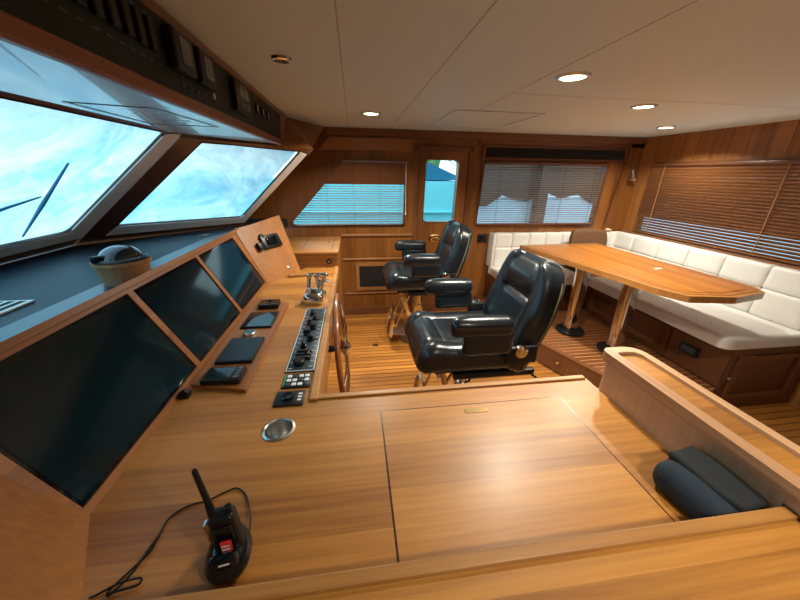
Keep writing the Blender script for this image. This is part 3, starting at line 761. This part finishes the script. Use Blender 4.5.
def chair(loc, rz, label):
    r = empty('helm_chair', loc, rz); tag(r, label, 'chair', 'black leather helm chairs')
    # seat cushion, front faces -x
    def sfn(x, y, z):
        if z > 0:
            z += .014 * (1 / (1 + math.exp(-(abs(y) - .17) * 60)))      # side bolsters
            z -= .010 * math.exp(-((abs(y) - .155) / .010) ** 2)
            z -= .010 * math.exp(-((x + .13) / .010) ** 2) * (abs(y) < .16)
            z += .018 * math.exp(-((x + .20) / .06) ** 2)
        if x < -.2: z -= .03 * ((-.2 - x) / .08) ** 2 * (1 if z > 0 else .2)
        return (x, y, z)
    b = rbox(.30, .268, .074, .062, 34, .006, sfn, T(-.03, 0, .690)); obj('seat', b, 'leather', r)
    # backrest: local z up along the back, thickness in x
    def bfn(x, y, z):
        h = (z + .30) / .60
        w = backw(h)
        if x < 0:
            s = 1 / (1 + math.exp(-(abs(y) - .165) * 70))
            x -= .026 * s                                # side bolsters stand forward
            x += .016 * math.exp(-((abs(y) - .152) / .012) ** 2)
            if abs(y) < .165:
                x += .018 * math.exp(-((z - .085) / .013) ** 2)      # crease under head pad
                x -= .022 * math.exp(-((z - .19) / .07) ** 2)
                x -= .020 * math.exp(-((z + .19) / .09) ** 2)        # lumbar
        return (x - .05 * h * h + .0, y * w, z)
    MB_ = T(.345, 0, .885) @ RY(.40)
    b = rbox(.066, .282, .315, .054, 36, 0, bfn, MB_); bk = obj('backrest', b, 'leather', r)
    for s in (-1, 1):
        pts = []
        for k in range(14):
            z = -.28 + k * .04; h = (z + .30) / .60; w = backw(h)
            pts.append(MB_ @ Vector((-.05 * h * h + .022, s * .2835 * w, z)))
        b = B(); sweep(b, pts, .0035, 6); obj('piping', b, 'piping', bk)
    for s in (-1, 1):
        y = s * .305
        def afn(x, yy, z):
            return (x, yy * (1 - .12 * (x < -.1)), z + (.0 if x > -.08 else -.9 * (x + .08) ** 2))
        b = rbox(.165, .050, .052, .044, 14, .004, afn, T(-.02, y, .928) @ RY(.02)); a = obj('armrest', b, 'leather', r)
        b = rbox(.13, .034, .065, .028, 12, 0, None, T(.02, y, .835)); obj('armrest_panel', b, 'leather', a)
        b = B(); lathe(b, [(0, -.012), (.034, -.012), (.034, .008), (.022, .014), (0, .014)], 24, T(.20, y - s * -.02, .78) @ RX(-s * PI / 2)); obj('pivot_knob', b, 'chrome', a)
        b = B(); box(b, .13, .30, y - .012, y + .012, .70, .80, .008); obj('arm_bracket', b, 'black', a)
    b = B(); box(b, -.22, .30, -.20, .20, .585, .63, .01); obj('seat_pan', b, 'black', r)
    b = B(); box(b, -.12, .36, -.235, -.20, .565, .60, .006); obj('slide_rail', b, 'black', r)
    b = B(); box(b, -.12, .36, .20, .235, .565, .60, .006); obj('slide_rail', b, 'black', r)
    b = B(); sweep(b, [(.33, -.24, .58), (.36, -.26, .56), (.37, -.27, .535)], .006); obj('lever', b, 'black', r)
    b = B(); cyl(b, (.02, 0, .02), (.02, 0, .40), .055, seg=32); cyl(b, (.02, 0, .40), (.02, 0, .59), .042, seg=32); obj('pedestal', b, 'chrome', r)
    b = B(); lathe(b, [(0, 0), (.17, 0), (.175, .008), (.16, .016), (.08, .024), (.06, .05), (0, .05)], 40, T(.02, 0, 0)); obj('base_plate', b, 'steel', r)
    b = B()
    for s in (-1, 1):
        for k_, (xa, za, xb, zb) in enumerate(((-.17, .60, -.245, .33), (-.245, .34, -.215, .10))):
            L_ = math.hypot(xb - xa, zb - za); an = math.atan2(xb - xa, -(zb - za))
            box(b, -.018, .018, -.008, .008, -L_ - .01, .01, .005, T(xa, s * .13, za) @ RY(an))
        sweep(b, smoothpts([(-.06, s * .12, .59), (-.13, s * .12, .45), (-.225, s * .12, .20)], 6), .010, 10)
    for z_ in (.22, .36): sweep(b, [(-.232, -.13, z_), (-.232, .13, z_)], .011, 10)
    fr = obj('footrest_frame', b, 'chrome', r)
    b = B(); box(b, -.25, -.10, -.14, .14, .115, .130, .006); obj('footrest', b, 'steel', fr)
    return r
chair((.63, 1.665, 0), .0, 'black leather helm chair nearer the chart table, back against the dining table side')
chair((.590, 2.98, 0), .0, 'black leather helm chair farther away, in front of the door')

# ---------------------------------------------------------------- dining table
ZD = .92
tp = [(1.78, 3.27), (2.74, 3.30), (2.80, 1.78), (2.72, 1.66), (2.42, 1.60), (2.13, 1.65), (2.05, 1.80)]
r = empty('dining_table', (2.3, 2.4, .2)); tag(r, 'varnished teak strip dining table with cut corners on two pedestals', 'table')
def tobj(name, bm, m, smooth=False, parent=None):
    o = obj(name, bm, m, parent or r, smooth)
    if parent is None: o.location = (-2.3, -2.4, -.2)
    return o
tpo = rpoly(tp, .02, 4)
b = B(); prism(b, tpo, ZD - .045, ZD); tobj('table_top', b, 'tabledge')
b = B(); prism(b, offset(tp, -.035), ZD, ZD + .0012); tobj('strip_inlay', b, 'table')
b = B(); ringp(b, offset(tp, -.075), offset(tp, -.083), ZD + .0012, ZD + .0018); tobj('border_line', b, 'inlay')
b = B(); ringp(b, offset(tp, -.032), offset(tp, -.037), ZD, ZD + .0016); tobj('edge_line', b, 'inlay')
for (x, y) in ((2.09, 2.60), (2.24, 2.20)):
    b = B(); prism(b, rpoly([(x - .055, y - .05), (x + .055, y - .05), (x + .055, y + .05), (x - .055, y + .05)], .03), .205, ZD - .046); pdl = tobj('pedestal', b, 'chrome', True)
    b = B(); lathe(b, [(0, .201), (.13, .201), (.13, .208), (.09, .216), (0, .216)], 32, T(x, y, 0)); tobj('foot_plate', b, 'black', True)
# small white object on the table's far side of the edge
b = B(); box(b, -.03, .03, -.012, .012, 0, .006, .003); o = obj('name_card', b, 'whiteplastic', None, True, (2.49, 2.25, ZD + .002)); o.name = 'white_clip'; tag(o, 'tiny white strip lying on the dining table', 'strip')

# ---------------------------------------------------------------- settee
r = empty('corner_settee', (2.6, 2.6, .2)); tag(r, 'L shaped built in settee with cream leather cushions on a dark wood base', 'settee')
def sobj(name, bm, m, smooth=False, parent=None):
    o = obj(name, bm, m, parent or r, smooth)
    if parent is None: o.location = (-2.6, -2.6, -.2)
    return o
YS = 1.60
b = B(); prism(b, rpoly([(1.60, 3.655), (1.60, 3.32), (1.75, 3.10), (2.62, 3.10), (2.62, YS + .03), (3.325, YS + .03), (3.325, 3.655)], [0, .03, .05, .02, .04, 0, 0]), .201, .52); sobj('base', b, 'settee_wood')
# near end panel goes to the lower floor
b = B(); box(b, 2.60, XW - .004, YS + .005, YS + .018, .0, .52, .003); box(b, 2.59, 2.62, YS + .01, 3.0, .201, .52, .003); sobj('end_panel', b, 'settee_wood')
b = B(); prism(b, [(2.66, .10), (3.22, .10), (3.22, .46), (2.66, .46)], -.012, .0, ([(2.70, .14), (3.18, .14), (3.18, .42), (2.70, .42)],), lambda u, v_, w: Vector((u, YS + .005 + w, v_))); dr = sobj('cabinet_door', b, 'trimdark')
b = B(); box(b, 2.80, 3.0, YS - .003, YS + .004, .455, .463); sobj('vent_slot', b, 'recess')
b = B(); lathe(b, [(0, 0), (.009, 0), (.012, .01), (0, .014)], 14, T(2.645, YS + .004, .28) @ RX(PI / 2)); sobj('door_knob', b, 'steel', True)
b = B(); box(b, 2.578, 2.592, 1.80, 1.95, .33, .41, .004); sobj('air_grille', b, 'black')
b = B(); box(b, 2.574, 2.579, 1.82, 1.93, .345, .395); sobj('grille_face', b, 'panelgrey')
b = B(); prism(b, [(2.05, .25), (3.0, .25), (3.0, .47), (2.05, .47)], -.01, 0, ([(2.1, .29), (2.95, .29), (2.95, .43), (2.1, .43)],), lambda u, v_, w: Vector((2.589 + w, u, v_))); sobj('front_moulding', b, 'trimdark_y')
# seat cushions
def spoly(poly, z0, z1, rr, name):
    bm = B(); n = 6
    for k in range(n):
        pass
    prof = [(0, z0), (0, z1 - rr)] + [(-(rr - rr * math.cos(a)), z1 - rr + rr * math.sin(a)) for a in [PI / 12 * j for j in range(1, 7)]]
    rings = []
    for (d_, z_) in prof: rings.append([bm.verts.new((p[0], p[1], z_)) for p in offset(poly, d_)])
    for A_, B_ in zip(rings, rings[1:]):
        for i in range(len(A_)):
            j = (i + 1) % len(A_); bm.faces.new((A_[i], A_[j], B_[j], B_[i]))
    bm.faces.new(rings[0]); bm.faces.new(rings[-1][::-1])
    return sobj(name, bm, 'white', True)
spoly(rpoly([(1.585, 3.56), (1.585, 3.30), (1.74, 3.03), (2.49, 3.03), (2.49, 3.56)], [.0, .04, .06, .0, 0], 6), .521, .612, .03, 'seat_cushion')
spoly(rpoly([(2.50, 3.03), (2.50, YS - .0), (3.22, YS - .0), (3.22, 3.03)], [.0, .09, .04, 0], 6), .521, .612, .03, 'seat_cushion')
# back cushions: rows of stitched panels, one mesh per row
def backrow(p0, dirv, nrm, lens, z0, z1, t, lean, name):
    bm = B(); s = 0
    ang = math.atan2(dirv[1], dirv[0])
    for L in lens:
        c = Vector(p0) + Vector(dirv) * (s + L / 2)
        m = T(c.x, c.y, (z0 + z1) / 2) @ RZ(ang) @ RX(lean)
        rbox(L / 2 + .001, t / 2, (z1 - z0) / 2, min(t * .3, .020), 8, 0, lambda x, y, z: (x, y * (1 + .10 * (1 - (x / (L / 2 + .002)) ** 2)), z), m, bm); s += L
    return sobj(name, bm, 'white', True)
far_p = [.235] * 6
backrow((1.62, YW - .075, 0), (1, 0, 0), 0, [.21] * 8, .83, 1.0, .11, -.06, 'upper_back_cushion')
backrow((1.62, YW - .085, 0), (1, 0, 0), 0, [.21] * 8, .603, .835, .13, -.06, 'lower_back_cushion')
backrow((XW - .095, 3.60, 0), (0, -1, 0), 0, [.325] * 8, .82, 1.005, .13, -.08, 'upper_back_cushion')
backrow((XW - .105, 3.60, 0), (0, -1, 0), 0, [.325] * 8, .603, .825, .15, -.08, 'lower_back_cushion')
b = B(); box(b, 1.585, 1.615, YW - .15, YW - .003, .60, 1.0, .01); sobj('end_bolster', b, 'white', True)
# shelf board behind the back cushions
b = B(); box(b, XW - .06, XW - .001, YS - .5, 3.6, 1.0, 1.02, .004); sobj('ledge', b, 'trimdark_y')

b = rbox(.235, .03, .10, .025, 10, 0, lambda x, y, z: (x * (1 - .1 * max(0, z / .1)), y, z + (-.22 * max(0, x - .14)) * (z > 0)), T(0, 0, .10) @ RX(-.15)); o = obj('throw_cushion', b, 'brown', None, True, (2.70, 3.40, .885)); tag(o, 'brown suede cushion leaning in the settee corner behind the dining table', 'cushion')
o.location.z = .86; 
b = B()
for k in range(7):
    a = k * .9; rbox(.012, .012, .010, .009, 3, 0, None, T(.022 * math.cos(a), .022 * math.sin(a), .012 + .004 * (k % 3)), b)
o = obj('shell_ornament', b, 'flower', None, True, (3.10, YW - .06, 1.008)); tag(o, 'tiny pale shell ornament on the corner of the settee back', 'ornament')

# reading lamp in the corner
r = empty('reading_lamp', (3.23, YW - .001, 1.70)); r.scale = (1.4, 1.4, 1.4); tag(r, 'small chrome swivel reading lamp in the far right corner', 'lamp')
b = B(); lathe(b, [(0, 0), (.035, 0), (.035, .008), (.012, .014), (.01, .03), (0, .03)], 24, RX(PI / 2)); obj('wall_plate', b, 'chrome', r)
b = B(); sweep(b, smoothpts([(0, -.03, 0), (-.01, -.06, -.005), (-.02, -.075, -.02)]), .007); obj('arm', b, 'chrome', r)
b = B(); lathe(b, [(0, .035), (.016, .03), (.020, 0), (.030, -.04), (.026, -.04), (0, -.02)], 24, T(-.025, -.08, -.03) @ RX(-.4)); obj('lamp_shade', b, 'chrome', r)

# socket plate beside door on far wall, dark vent in the wainscot
r = empty('wall_socket', (1.50, YW - .001, .925)); tag(r, 'black switch plate on the far wall left of the settee', 'switch')
b = B(); box(b, -.055, .055, -.012, 0, -.05, .05, .004); obj('plate', b, 'black', r)
b = B(); box(b, -.03, .03, -.016, -.012, -.025, .025, .002); obj('rocker', b, 'blackgloss', r)
r = empty('low_vent', (.19, YW - .001, .485)); tag(r, 'black rectangular vent opening low in the far wall under the first window', 'vent')
b = B(); box(b, -.16, .16, -.006, -.002, -.13, .13); obj('opening', b, 'recess', r, False)
b = B(); prism(b, [(-.20, -.17), (.20, -.17), (.20, .17), (-.20, .17)], -.016, 0, ([(-.16, -.13), (.16, -.13), (.16, .13), (-.16, .13)],), lambda u, v_, w: Vector((u, w, v_))); obj('frame', b, 'wall_x', r, False)

# ---------------------------------------------------------------- venetian blinds
def blind_poly_slats(bm, F, left, right, z0, z1, pitch, wid, tilt, thick=.0015):
    z_ = z0
    while z_ < z1:
        a, c = left(z_), right(z_)
        ta = tilt(z_)
        dy, dz = wid / 2 * math.cos(ta), wid / 2 * math.sin(ta)
        q = [F(a, z_ - dz, -dy), F(c, z_ - dz, -dy), F(c, z_ + dz, dy), F(a, z_ + dz, dy)]
        q2 = [p + Vector((0, 0, thick)) for p in q]
        va = [bm.verts.new(p) for p in q]; vb = [bm.verts.new(p) for p in q2]
        bm.faces.new(va); bm.faces.new(vb[::-1])
        for i in range(4): bm.faces.new((va[i], va[(i + 1) % 4], vb[(i + 1) % 4], vb[i]))
        z_ += pitch
    return bm
def FYb(u, v, w): return Vector((u, YW - .028 + w, v))
def lft1(z_): return -.095 - max(0, (1.745 - z_)) * .94 + .01
r = empty('venetian_blind', (0, 0, 0)); tag(r, 'wooden venetian blind over the small window with a slanted left edge', 'blind')
b = blind_poly_slats(B(), FYb, lft1, lambda z_: .553, 1.105, 1.53, .0245, .026, lambda z_: .22); blind_poly_slats(b, FYb, lft1, lambda z_: .553, 1.53, 1.74, .0165, .026, lambda z_: -1.05)
obj('slats', b, 'blindwoodx', r, False)
b = B(); box(b, -.10, .56, YW - .045, YW - .012, 1.742, 1.762, .003); obj('headrail', b, 'trimdark', r)
b = B()
for x in (-.28, .0, .28, .50): 
    zt = 1.745 if x > -.09 else 1.745 - (-.09 - x) / .94
    box(b, x - .001, x + .001, YW - .044, YW - .042, 1.10, zt)
obj('ladder_cord', b, 'recess', r, False)
b = B(); sweep(b, [(.558, YW - .05, 1.75), (.560, YW - .05, 1.45), (.562, YW - .05, 1.23)], .003); sweep(b, [(.562, YW - .05, 1.23), (.562, YW - .05, 1.205)], .007); obj('pull_cord', b, 'whiteplastic', r)
r = empty('venetian_blind', (0, 0, 0)); tag(r, 'wide open wooden venetian blind on the far wall above the settee', 'blind')
def l2(z_): return 1.415 + (z_ - 1.09) * .045
def r2(z_): return 2.90 + (z_ - 1.09) * .045
b = blind_poly_slats(B(), FYb, l2, r2, 1.10, 1.75, .0245, .026, lambda z_: .2 if z_ < 1.5 else .3); obj('slats', b, 'blindwoodx', r, False)
b = B(); box(b, 1.44, 2.93, YW - .045, YW - .012, 1.745, 1.765, .003); obj('headrail', b, 'trimdark', r)
b = B(); box(b, 1.42, 2.90, YW - .042, YW - .016, 1.086, 1.096, .002); obj('bottom_rail', b, 'trimdark', r)
b = B()
for x in (1.62, 2.0, 2.4, 2.78): box(b, x - .0015, x + .0015, YW - .044, YW - .042, 1.09, 1.75)
obj('ladder_cord', b, 'recess', r, False)
def FXb(u, v, w): return Vector((XW - .03 + w, u, v))
r = empty('venetian_blind', (0, 0, 0)); tag(r, 'closed wooden venetian blind on the right hand wall behind the settee', 'blind')
b = blind_poly_slats(B(), FXb, lambda z_: .60, lambda z_: 3.42, 1.05, 1.75, .0275, .030, lambda z_: (-.88 if z_ < 1.2 else -.95)); obj('slats', b, 'blindwood', r, False)
b = B(); box(b, XW - .05, XW - .012, .58, 3.43, 1.745, 1.768, .003); obj('headrail', b, 'trimdark_y', r)
b = B(); box(b, XW - .046, XW - .016, .58, 3.43, 1.035, 1.046, .002); obj('bottom_rail', b, 'trimdark_y', r)
for y in (3.25, 2.2, 1.2):
    b = B(); box(b, XW - .0475, XW - .0455, y - .005, y + .005, 1.04, 1.75); obj('ladder_tape', b, 'wall_zy', r, False)

# ---------------------------------------------------------------- ceiling fittings
LAMPS = [(.15, 2.74, 'lit round ceiling downlight in front of the small window'), (1.0, 1.59, 'lit round ceiling downlight closest to the camera, above the near chair'),
         (1.84, 2.10, 'lit round ceiling downlight above the dining table'), (2.78, 2.86, 'lit round ceiling downlight closest to the far right corner')]
for x, y, lab in LAMPS:
    r = empty('ceiling_lamp', (x, y, ZC)); tag(r, lab, 'ceiling light', 'lit ceiling downlights')
    b = B(); lathe(b, [(.054, -.004), (.058, -.010), (.070, -.008), (.075, 0), (.05, 0)], 40); obj('trim_ring', b, 'steel', r)
    b = B(); lathe(b, [(0, -.007), (.055, -.006), (.055, -.001), (0, -.001)], 32); obj('bulb_glass', b, 'lampglow', r)
    l = bpy.data.lights.new('downlight', 'AREA'); l.shape = 'DISK'; l.size = .095; l.energy = 14.5; l.color = (1, .94, .80); l.spread = 2.5
    lo = bpy.data.objects.new('downlight', l); COL.objects.link(lo); lo.location = (0, 0, -.012); lo.parent = r
# unseen lamp added behind the camera to light the near half of the cabin
for x, y in ((.80, -.35),):
    r = empty('ceiling_lamp', (x, y, ZC)); tag(r, 'unseen round downlight added behind the camera to brighten the near cabin', 'ceiling light', None)
    b = B(); lathe(b, [(.054, -.004), (.058, -.010), (.070, -.008), (.075, 0), (.05, 0)], 40); obj('trim_ring', b, 'steel', r)
    b = B(); lathe(b, [(0, -.007), (.055, -.006), (.055, -.001), (0, -.001)], 32); obj('bulb_glass', b, 'lampglow', r)
    l = bpy.data.lights.new('downlight', 'AREA'); l.shape = 'DISK'; l.size = .095; l.energy = 9; l.color = (1, .94, .80); l.spread = 2.5
    lo = bpy.data.objects.new('downlight', l); COL.objects.link(lo); lo.location = (0, 0, -.012); lo.parent = r
r = empty('unlit_ceiling_lamp', (-.265, 1.58, ZC)); tag(r, 'unlit chrome ceiling downlight beside the overhead electronics box', 'ceiling light')
b = B(); lathe(b, [(.026, -.004), (.028, -.012), (.038, -.009), (.041, 0), (.024, 0)], 40); obj('trim_ring', b, 'chrome', r)
b = B(); lathe(b, [(0, -.004), (.027, -.004), (.027, -.001), (0, -.001)], 24); obj('bulb_glass', b, 'black', r)
# ceiling access hatch
r = empty('ceiling_hatch', (1.055, 2.89, ZC)); tag(r, 'flush rectangular access hatch in the ceiling above the far chair', 'hatch')
b = B(); box(b, -.31, .31, -.40, .40, -.004, -.0005, .001); obj('panel', b, 'ceiling', r, False)
b = B(); prism(b, [(-.335, -.425), (.335, -.425), (.335, .425), (-.335, .425)], -.007, -.0005, ([(-.318, -.408), (.318, -.408), (.318, .408), (-.318, .408)],)); obj('frame', b, 'ceiling', r, False)
b = B(); prism(b, [(-.3175, -.4075), (.3175, -.4075), (.3175, .4075), (-.3175, .4075)], -.002, -.0005, ([(-.311, -.401), (.311, -.401), (.311, .401), (-.311, .401)],)); obj('gap', b, 'gapdark', r, False)

# floor pulls
for x, y, lab in ((.16, 2.86, 'round brass floor pull on the open floor by the far wall'), (.23, 2.09, 'round brass floor pull just beyond the chart table edge')):
    r = empty('floor_pull', (x, y, 0)); tag(r, lab, 'floor pull', 'brass floor pulls')
    b = B(); lathe(b, [(0, .0), (.032, .0), (.032, .002), (.026, .004), (0, .003)], 28); obj('plate', b, 'brass', r)
    b = B(); pts = [(.016 * math.cos(k * PI / 10), .016 * math.sin(k * PI / 10), .006) for k in range(20)]; sweep(b, pts, .0025, 6, True); obj('ring', b, 'chrome', r)

# ---------------------------------------------------------------- outside
# weather cover over the windscreens, a hand's breadth off the glass
def cover_grid(F, u0, u1, v0, v1, n, m_, ul=0., ur=0.):
    bm = B(); g = []
    for i in range(n + 1):
        row = []
        for j in range(m_ + 1):
            v_ = v0 + (v1 - v0) * j / m_; a_ = u0 + ul * v_; c_ = u1 + ur * v_; u = a_ + (c_ - a_) * i / n
            w = .05 + .02 * noise.noise(Vector((u * 3.1, v_ * 2.3, 1))) + .014 * noise.noise(Vector((u * 9 + v_ * 5, v_ * 8, 4)))
            row.append(bm.verts.new(F(u, v_, w)))
        g.append(row)
    for i in range(n):
        for j in range(m_): bm.faces.new((g[i][j], g[i + 1][j], g[i + 1][j + 1], g[i][j + 1]))
    return bm
b = cover_grid(F1, -1.8, 2.33, -.04, 1.12, 90, 40, 0, -.07)
o = obj('windscreen_cover', b, 'cover'); tag(o, 'thin wrinkled pale blue weather cover stretched outside the front windscreen', 'cover')
b = cover_grid(F2, -.03, .96, -.02, .848, 60, 40, .54, .37)
o = obj('side_screen_cover', b, 'cover'); tag(o, 'thin wrinkled pale blue weather cover outside the angled quarter window', 'cover')
r = empty('windscreen_wiper', F1(1.9, .1, .08)); tag(r, 'folded windscreen wiper arm outside the front windscreen', 'wiper')
off = -r.location
b = B(); sweep(b, [F1(1.900, .125, .03) + off, F1(1.82, .40, .03) + off, F1(1.737, .69, .03) + off], [.004, .009, .004], 8); obj('wiper_blade', b, 'wiper', r)
b = B(); sweep(b, [F1(1.79, .44, .045) + off, F1(1.62, .343, .045) + off, F1(1.25, .15, .045) + off], .008, 8); obj('wiper_arm', b, 'wiper', r)

# the boat moored alongside, seen through the door and small window
r = empty('neighbouring_boat', (.9, 7.2, -1.0)); tag(r, 'turquoise white boat with blue canvas top moored outside the far windows', 'boat')
b = B(); prism(b, [(-5.5, 0), (1.3, 0), (1.45, 1.7), (1.35, 2.50), (-5.5, 2.52)], -.7, 2.0, (), lambda u, v_, w: Vector((u, w, v_))); obj('deckhouse', b, 'hull', r, False)
b = B(); box(b, -5.5, 1.42, -.76, -.70, 1.45, 1.50, .01); box(b, -5.5, 1.40, -.76, -.70, 1.9, 1.94, .01); obj('rub_rail', b, 'hull', r)
b = B(); prism(b, [(-.6, 2.52), (1.35, 2.52), (1.25, 2.58), (.54, 2.86), (.0, 3.15), (-.6, 3.3)], -.5, 1.2, (), lambda u, v_, w: Vector((u, w, v_))); obj('canvas_top', b, 'tarp', r, False)
b = B(); sweep(b, [(.45, -.6, 3.2), (1.4, -.6, 2.62)], .012, 8); obj('rope', b, 'whiteplastic', r)
r = empty('boat_shed', (6.0, 8.0, -1.0)); tag(r, 'grey clad waterside shed with brown boards and post outside the large far window', 'shed')
b = B(); box(b, -3.3, 6.0, 0, 2.0, 0, 2.12); obj('lower_wall', b, 'greycladding', r, False)
b = B(); prism(b, [(-3.4, 6), (-3.4, 1.93), (-2.75, 1.9), (-2.35, 2.16), (-1.7, 2.02), (-1.2, 2.25), (-.75, 2.1), (-.3, 2.2), (.2, 1.98), (.7, 2.0), (1.1, 2.15), (6, 2.0), (6, 6)], -.1, -.01, (), lambda u, v_, w: Vector((u, w, v_))); obj('upper_wall', b, 'brownout', r, False)
b = B(); box(b, -1.52, -1.28, -.35, -.1, 0, 2.9); obj('post', b, 'brownout', r, False)
r = empty('added_shelter_wall', (4.3, 1.0, -1)); tag(r, 'brown wall added outside the right hand blind to darken its slat gaps', 'shelter')
b = B(); box(b, 0, .08, -3.5, 4.5, 2.08, 4.0); obj('wall_panel', b, 'brownout', r, False)  # added wall, blocks the sky so the upper slat gaps look dark
for y in (-3.4, 4.4):
    b = B(); box(b, .0, .08, y - .05, y + .05, 0, 2.08); obj('post', b, 'brownout', r, False)
rnd = random.Random(2)
r = empty('tree', (.6, 12.5, -1)); tag(r, 'green tree beyond the moored boat', 'tree')
b = B(); cyl(b, (0, 0, 0), (0, 0, 2.2), .2, .12); obj('trunk', b, 'brownout', r)
b = B()
for k in range(26):
    bmesh.ops.create_icosphere(b, subdivisions=2, radius=rnd.uniform(.4, .8), matrix=T(rnd.uniform(-1.8, 1.8), rnd.uniform(-1, 1), rnd.uniform(2.4, 5.2)))
for v_ in b.verts: v_.co += Vector((noise.noise(v_.co * 3), noise.noise(v_.co * 3 + Vector((5, 0, 0))), noise.noise(v_.co * 3 + Vector((0, 5, 0))))) * .35
obj('foliage', b, 'leafout', r)
b = B(); box(b, -30, 30, -30, 40, -1.3, -1.0); o = struct('floor_outside', b, 'pontoon')

# ---------------------------------------------------------------- daylight
w = bpy.data.worlds.new('sky'); SC.world = w; w.use_nodes = True
nt = w.node_tree; bg = nt.nodes['Background']
tc = nt.nodes.new('ShaderNodeTexCoord'); sp = nt.nodes.new('ShaderNodeSeparateXYZ'); nt.links.new(tc.outputs['Generated'], sp.inputs[0])
cr = nt.nodes.new('ShaderNodeValToRGB'); nt.links.new(sp.outputs['Z'], cr.inputs[0])
cr.color_ramp.elements[0].position = 0; cr.color_ramp.elements[0].color = (.86, .94, 1, 1); cr.color_ramp.elements[1].position = .6; cr.color_ramp.elements[1].color = (.60, .82, 1, 1)
nt.links.new(cr.outputs[0], bg.inputs['Color']); bg.inputs['Strength'].default_value = 1.8

# ---------------------------------------------------------------- camera
cd = bpy.data.cameras.new('camera'); cam = bpy.data.objects.new('camera', cd); COL.objects.link(cam)
f = 319.; cd.sensor_width = 36; cd.lens = f / 800 * 36; cd.clip_start = .02; cd.clip_end = 200
vy = Vector((-47, 127, -f)).normalized()
vx = Vector((2580, 88, -f)); vx = (vx - vx.dot(vy) * vy).normalized()
vz = vx.cross(vy)
Rm = Matrix((vx, vy, vz)).to_4x4()
cam.matrix_world = Matrix.Translation(CAM) @ Rm
SC.camera = cam
SC.view_settings.view_transform = 'Standard'; SC.view_settings.look = 'None'; SC.view_settings.gamma = 1; SC.view_settings.use_curve_mapping = False
SC.view_settings.exposure = .74
